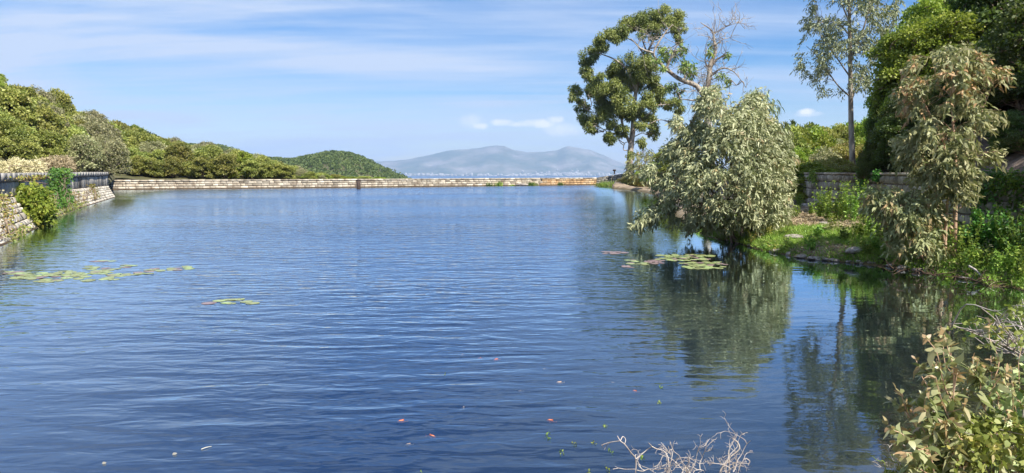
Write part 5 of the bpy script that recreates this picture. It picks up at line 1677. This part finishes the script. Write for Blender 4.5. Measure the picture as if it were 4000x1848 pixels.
FISH = [(810, 102, 0, .09, 0, 'small orange goldfish, left one of the farthest pair'), (950, 113, .5, .12, 0, 'orange goldfish, right one of the farthest pair'), (1480, 303, .1, .13, 1, 'pale orange goldfish with red tail right of the middle'),
        (1405, 628, -.6, .13, 0, 'bright orange goldfish swimming alone nearest the dead twigs'), (160, 628, .35, .13, 0, 'orange goldfish farthest left'), (390, 752, 2.9, .13, 0, 'orange-red goldfish just above the rippling one'),
        (2110, 380, -.8, .11, 0, 'small orange goldfish farthest right'), (215, 820, 0, .10, 1, 'pale goldfish breaking the surface at the lowest left'), (660, 70, .1, .09, 1, 'faint pale goldfish, farthest from the camera'),
        (1148, 372, -.5, .08, 1, 'small pale goldfish left of the red-tailed one'), (663, 510, 1.6, .10, 1, 'pale goldfish swimming towards the camera left of the middle'), (1350, 188, -.3, .07, 1, 'tiny pale goldfish in the upper middle of the shoal'), (1920, 300, 0, .06, 1, 'tiny whitish goldfish right of the red-tailed one')]
for k_, (x, y, rot, L_, pale, lb) in enumerate(FISH):
    p = gw(1500 + x * .4658, 1350 + y * .4658)
    o = bpy.data.objects.new('goldfish', (FP[k_ % 2] if pale else FO[k_ % 3])); COL.objects.link(o); o.location = (p.x, p.y, -.012); o.scale = (L_ * .9,) * 3; o.rotation_euler = (0, 0, rot)
    tag(o, lb, 'fish', 'goldfish near the surface')
SPR = [(1375, 740), (1495, 905), (1600, 830), (1760, 820), (1850, 680), (2320, 350), (2310, 480), (1910, 890), (2160, 950), (1880, 1050), (310, 1065), (518, 243), (1730, 1065), (1375, 780)]
for k_, (x, y) in enumerate(SPR):
    rr = np.random.default_rng(k_ + 40); p = gw(1500 + x * .4658, 1350 + y * .4658); b = MB(); n = 9 if k_ not in (10, 11) else 3
    P = np.array([[p.x, p.y, .004]]) + np.stack([rr.normal(0, .012, n), rr.normal(0, .035, n), np.zeros(n)], -1)
    Dr = rand_dirs(n, rr); Dr[:, 2] = .15 + abs(Dr[:, 2]) * .3
    leaves(b, P, Dr, rr.uniform(.014, .028, n), .014, rr.random(n), 0, 0, 'diamond', rr)
    tube(b, wobble(P[0], P[-1] + [0, -.02, -.03], .1, 4, rr), .0015, .001, 4)
    tag(b.build('water_weed_sprig', M['oak_bright'], origin=np.array([p.x, p.y, 0])), 'tiny green sprig of water weed floating in the dark foreground water', 'water weed', 'floating weed sprigs')
for x, y, L_, lb in ((1140, 325, .035, 'white fallen leaf floating nearest the bottom left corner'), (1925, 222, .042, 'brighter white fallen leaf floating right of the corner one')):
    p = gw(x * .3494, 1700 + y * .3494); b = MB(); rr = np.random.default_rng(5)
    leaves(b, [[p.x, p.y, .006]], [[1, .3, .02]], L_, .025, [.7], 0, -.1, 'long', rr); tag(b.build('floating_leaf', M['petal'], origin=np.array([p.x, p.y, 0])), lb, 'leaf')
p, q = gw(2250 * .3494, 1700 + 165 * .3494), gw(2365 * .3494, 1700 + 132 * .3494)
sticks('floating_stick', 'short pale stick floating in the lower left water', [[(p.x, p.y, .006), ((p.x + q.x) / 2, (p.y + q.y) / 2, .010), (q.x, q.y, .006)]], .005, M['petal'], 'stick', (p.x, p.y, 0))

# ------------------------------------------------------------------ foreground: dead twigs, young gum shoots, small-leaved shrub, grass
def F5(x, y, Y): return np.array(at(2200 + x * .388, 1600 + y * .388, Y))
r = np.random.default_rng(22)
def curly(b, a, d, ln, rad, r, depth=0):
    pts = [np.array(a)]; d = unit(np.array(d, float)[None])[0]; n = 6
    turn = rand_dirs(1, r)[0] * r.uniform(.15, .55)
    for k in range(n):
        d = unit((d + turn * .8 + rand_dirs(1, r)[0] * .35)[None])[0]; pts.append(pts[-1] + d * ln / n)
    tube(b, smooth_path(pts, 3), rad, rad * .6, 5, v=r.random())
    if depth < 3:
        for k in range(r.integers(1, 4)):
            curly(b, pts[r.integers(2, n + 1)], d + rand_dirs(1, r)[0] * 1.1 + [0, 0, .2], ln * r.uniform(.4, .7), rad * .72, r, depth + 1)
Yt = 4.3
b = MB()
for pl, r0, r1 in (([(735, 760), (730, 640), (730, 500), (680, 430), (620, 350), (575, 315), (545, 265)], .0062, .004), ([(570, 315), (470, 330), (400, 352), (385, 360)], .0042, .003), ([(470, 332), (430, 370), (415, 405)], .0035, .002), ([(575, 315), (600, 272), (628, 300), (620, 345)], .004, .003), ([(400, 352), (395, 385)], .003, .002),
                   ([(730, 500), (790, 450), (850, 400), (890, 372), (860, 335)], .005, .003), ([(890, 370), (940, 395), (1000, 410), (1040, 450), (1060, 520), (1065, 700)], .005, .006), ([(730, 600), (620, 600), (560, 590), (500, 600)], .004, .0025), ([(560, 590), (520, 570)], .003, .002), ([(730, 500), (725, 460), (738, 455)], .004, .003),
                   ([(740, 610), (800, 620), (860, 600), (960, 600), (1060, 580)], .004, .004), ([(790, 600), (760, 540), (745, 500)], .003, .0025), ([(700, 800), (735, 700), (732, 640)], .006, .006)):
    tube(b, smooth_path([F5(x, y, Yt + .05 * math.sin(i)) for i, (x, y) in enumerate(pl)], 5), r0 * .68, r1 * .6, 6, v=.7)
o3 = F5(735, 800, Yt); o3[2] = float(bank_z(o3[0], o3[1]))
tube(b, [F5(735, 760, Yt), o3], .006, .008, 6)
tag(b.build('dead_twig', M['deadwood'], origin=o3), 'pale dead twig forking like a Y at the bottom edge, leftmost of the dry twigs', 'twig')
for nm, xs, nn, sd, lb in (('dead_twig', (1000, 1420), 17, 31, 'dense tangle of curly pale dead twigs in the middle of the bottom edge'), ('dead_twig', (1530, 1740), 10, 32, 'pale dead twigs with a tall hooked tip, rightmost at the bottom edge'), ('dead_twig', (3330, 3600), 9, 34, 'whitish curled twigs at the left foot of the young gum shoots')):
    rr = np.random.default_rng(sd); b = MB()
    for k in range(nn):
        x = rr.uniform(*xs); a = F5(x, rr.uniform(600, 760), Yt + rr.uniform(-.2, .2))
        curly(b, a, [rr.normal(0, .5), rr.normal(0, .3), 1.0], rr.uniform(.15, .25), .0028, rr)
    if sd == 32:
        tube(b, smooth_path([F5(x, y, Yt) for x, y in ((1560, 700), (1600, 580), (1680, 480), (1770, 400), (1755, 330), (1705, 290))], 5), .0055, .004, 6)
        tube(b, smooth_path([F5(x, y, Yt) for x, y in ((1670, 720), (1672, 560), (1668, 410))], 5), .006, .004, 6)
        tube(b, smooth_path([F5(x, y, Yt) for x, y in ((1760, 640), (1780, 560), (1800, 525))], 5), .003, .002, 6); tube(b, smooth_path([F5(x, y, Yt) for x, y in ((1860, 560), (1878, 520), (1840, 492), (1828, 510))], 5), .003, .003, 6)
    o3 = F5(sum(xs) / 2, 800, Yt); g0 = np.array([o3[0], o3[1], float(bank_z(o3[0], o3[1]))]); 
    for k in range(4): tube(b, wobble(F5(rr.uniform(*xs), 700, Yt), g0 + rr.normal(0, .05, 3) * [1, 1, 0], .05, 4, rr), .005, .006, 5)
    tag(b.build(nm, M['deadwood'], origin=g0), lb, 'twig')


def shoots(name, label, tips, basep, Yc, mat, seed, L=.10, Wd=.042, side=6, red=.55, base_r=.009, wob=.05, per=1.0):
    r = np.random.default_rng(seed); mb = MB(); tb = MB()
    bx = np.array(at(basep[0], basep[1], Yc)); bx[2] = float(bank_z(bx[0], bx[1]))
    root = empty(name, tuple(bx))
    def leafy(p_, ln0, t0, n):
        t = np.sort(r.uniform(t0, 1.0, n)); P = np.stack([np.interp(t, np.linspace(0, 1, len(p_)), p_[:, k]) for k in range(3)], -1)
        T = unit(np.gradient(p_, axis=0)); Tt = np.stack([np.interp(t, np.linspace(0, 1, len(p_)), T[:, k]) for k in range(3)], -1)
        D = unit(rand_dirs(n, r) + Tt * .5 + [0, 0, .05])
        sz = L * r.uniform(.45, 1.25, n) * np.clip(1.35 - .8 * t, .4, 1)
        leaves(mb, P, D, sz, Wd * r.uniform(.7, 1.2, n) * np.clip(1.5 - t, .4, 1), r.random(n), np.clip((t - .72) * 3.5, 0, 1) * red * (r.random(n) < .8), r.uniform(.0, .5, (n, 1)), 'long', r)
    for tx, ty, dY in tips:
        tip = np.array(at(tx, ty, Yc + dY)); b0 = bx + r.normal(0, .08, 3) * [1, 1, 0]
        mid = (b0 + tip) / 2 + [0, 0, .10 * np.linalg.norm(tip - b0)]
        p_ = wobble(b0, tip, wob, 6, r, .05); tube(tb, p_, base_r * .75, .0022, 6, v=.7)
        leafy(p_, 0, .35, int(34 * per))
        for k in range(side):
            j = r.integers(len(p_) // 3, len(p_) - 1); a = p_[j]
            e = a + unit((tip - b0)[None])[0] * r.uniform(.10, .26) + rand_dirs(1, r)[0] * .15
            q_ = wobble(a, e, .06, 4, r, .05); tube(tb, q_, .0035, .0015, 5, v=.7); leafy(q_, 0, .2, int(14 * per))
    mb.build('leaves', mat, root, origin=bx); tb.build('stems', M['bark_orange'], root, origin=bx)
    tag(root, label, 'shrub')
shoots('gum_shoots', 'young gum shoots with broad pale leaves and red tips in the bottom right foreground',
       [(3710, 1330, 0), (3640, 1420, .1), (3600, 1470, -.1), (3520, 1540, .1), (3800, 1400, .1), (3870, 1390, .3), (3660, 1560, -.2), (3560, 1600, -.1), (3540, 1680, 0), (3740, 1450, -.2), (3620, 1740, -.3), (3700, 1650, -.3)],
       (3790, 1848), 3.7, M['fore'], 401, per=1.5, L=.088, Wd=.036)
shoots('gum_shoots', 'second clump of young gum shoots cut by the right picture edge', [(3950, 1440, .2), (4010, 1400, .3), (3900, 1520, 0), (4060, 1450, .1), (3930, 1600, -.2), (4020, 1640, -.2), (3870, 1700, -.3)],
       (4040, 1848), 3.9, M['fore'], 402, per=1.2, L=.085, Wd=.034)
foliage_tree('small_leaved_shrub', 'small-leaved yellow-green shrub filling the bottom right corner', 'shrub', [(3480, 1860), (3520, 1790), (3600, 1740), (3680, 1700), (3740, 1640), (3800, 1600), (3900, 1600), (3960, 1540), (4080, 1500), (4100, 1900), (3500, 1900)], 4.0, .5, 900, 8, .042, .026, M['smallleaf'], M['deadwood'],
             [S_([(3700, 2000), (3720, 1800), (3650, 1650)], .006, .002), S_([(3900, 2000), (3900, 1750), (3880, 1560)], .006, .002), S_([(4000, 2000), (3990, 1700), (4020, 1450)], .006, .002)], 403, twig=.10, droop=.2, clump=70, thr=.55, wood=260, down=.1, kind='long',
             base=(at(3850, 1848, 4.0).x, 4.0, float(bank_z(at(3850, 1848, 4.0).x, 4.0))), tone=lambda q, r: (r.random(len(q)) < .15) * .6)
foliage_tree('trailing_shrub', 'sparse pale-leaved shrub with thin grey twigs over the dark water at the right edge', 'shrub', [(3740, 1290), (3820, 1260), (3900, 1230), (3960, 1200), (4080, 1180), (4100, 1420), (3960, 1380), (3860, 1340), (3760, 1320)], 7.0, 1.0, 60, 8, .055, .036, M['smallleaf'], M['deadwood'],
             [S_([(4100, 1500), (4000, 1380), (3900, 1260), (3830, 1200)], .010, .003), S_([(4100, 1450), (4020, 1300), (3970, 1190)], .009, .003), S_([(4100, 1480), (3960, 1370), (3800, 1300), (3720, 1270)], .009, .003)], 404, twig=.2, droop=.2, clump=50, thr=.5, wood=150, down=.1,
             base=(at(4100, 1500, 7.0).x, 7.0, 0.1), tone=lambda q, r: (r.random(len(q)) < .1) * .6)
# long grass blades in the bottom right
b = MB(); rr = np.random.default_rng(77)
root = empty('grass_tuft', tuple(at(3620, 1848, 3.6)))
o3 = np.array(root.location)
for x0, y0, x1, y1 in ((3460, 1848, 3380, 1765), (3520, 1860, 3430, 1755), (3640, 1900, 3590, 1690), (3720, 1880, 3690, 1740), (3890, 1860, 3900, 1700), (3870, 1880, 3860, 1740), (3560, 1200, 3540, 1130)):
    Y_ = 3.6 if y0 > 1500 else 9.0
    a, e = np.array(at(x0, y0, Y_)), np.array(at(x1, y1, Y_)); a2 = a.copy()
    if y0 > 1500: a2[2] = float(bank_z(a[0], a[1]))
    tube(b, smooth_path([a2, a, (a + e) / 2 + [0.01, 0, .01], e], 4), .004, .001, 4, v=.6)
b.build('blades', M['grass'], root, origin=o3); tag(root, 'few long thin green grass blades rising among the bottom right shoots', 'grass tuft')

# ------------------------------------------------------------------ haze
def haze():
    me = bpy.data.meshes.new('haze')
    x, zb, zt = 17500, -90.5, 560
    V = [(-x, -x, zb), (x, -x, zb), (x, x, zb), (-x, x, zb), (-x, -x, zt), (x, -x, zt), (x, x, zt), (-x, x, zt)]
    me.from_pydata(V, [], [(0, 3, 2, 1), (4, 5, 6, 7), (0, 1, 5, 4), (1, 2, 6, 5), (2, 3, 7, 6), (3, 0, 4, 7)])
    m = bpy.data.materials.new('haze'); m.use_nodes = True; n, l = m.node_tree.nodes, m.node_tree.links; n.clear()
    o_ = n.new('ShaderNodeOutputMaterial'); v = n.new('ShaderNodeVolumePrincipled')
    v.inputs['Color'].default_value = (0.48, 0.68, 1.0, 1); v.inputs['Density'].default_value = HAZE; v.inputs['Anisotropy'].default_value = 0.0
    l.new(v.outputs[0], o_.inputs['Volume'])
    me.materials.append(m); o = bpy.data.objects.new('haze', me); COL.objects.link(o); tag(o, kind='stuff')
HAZE = 6.8e-5
haze()
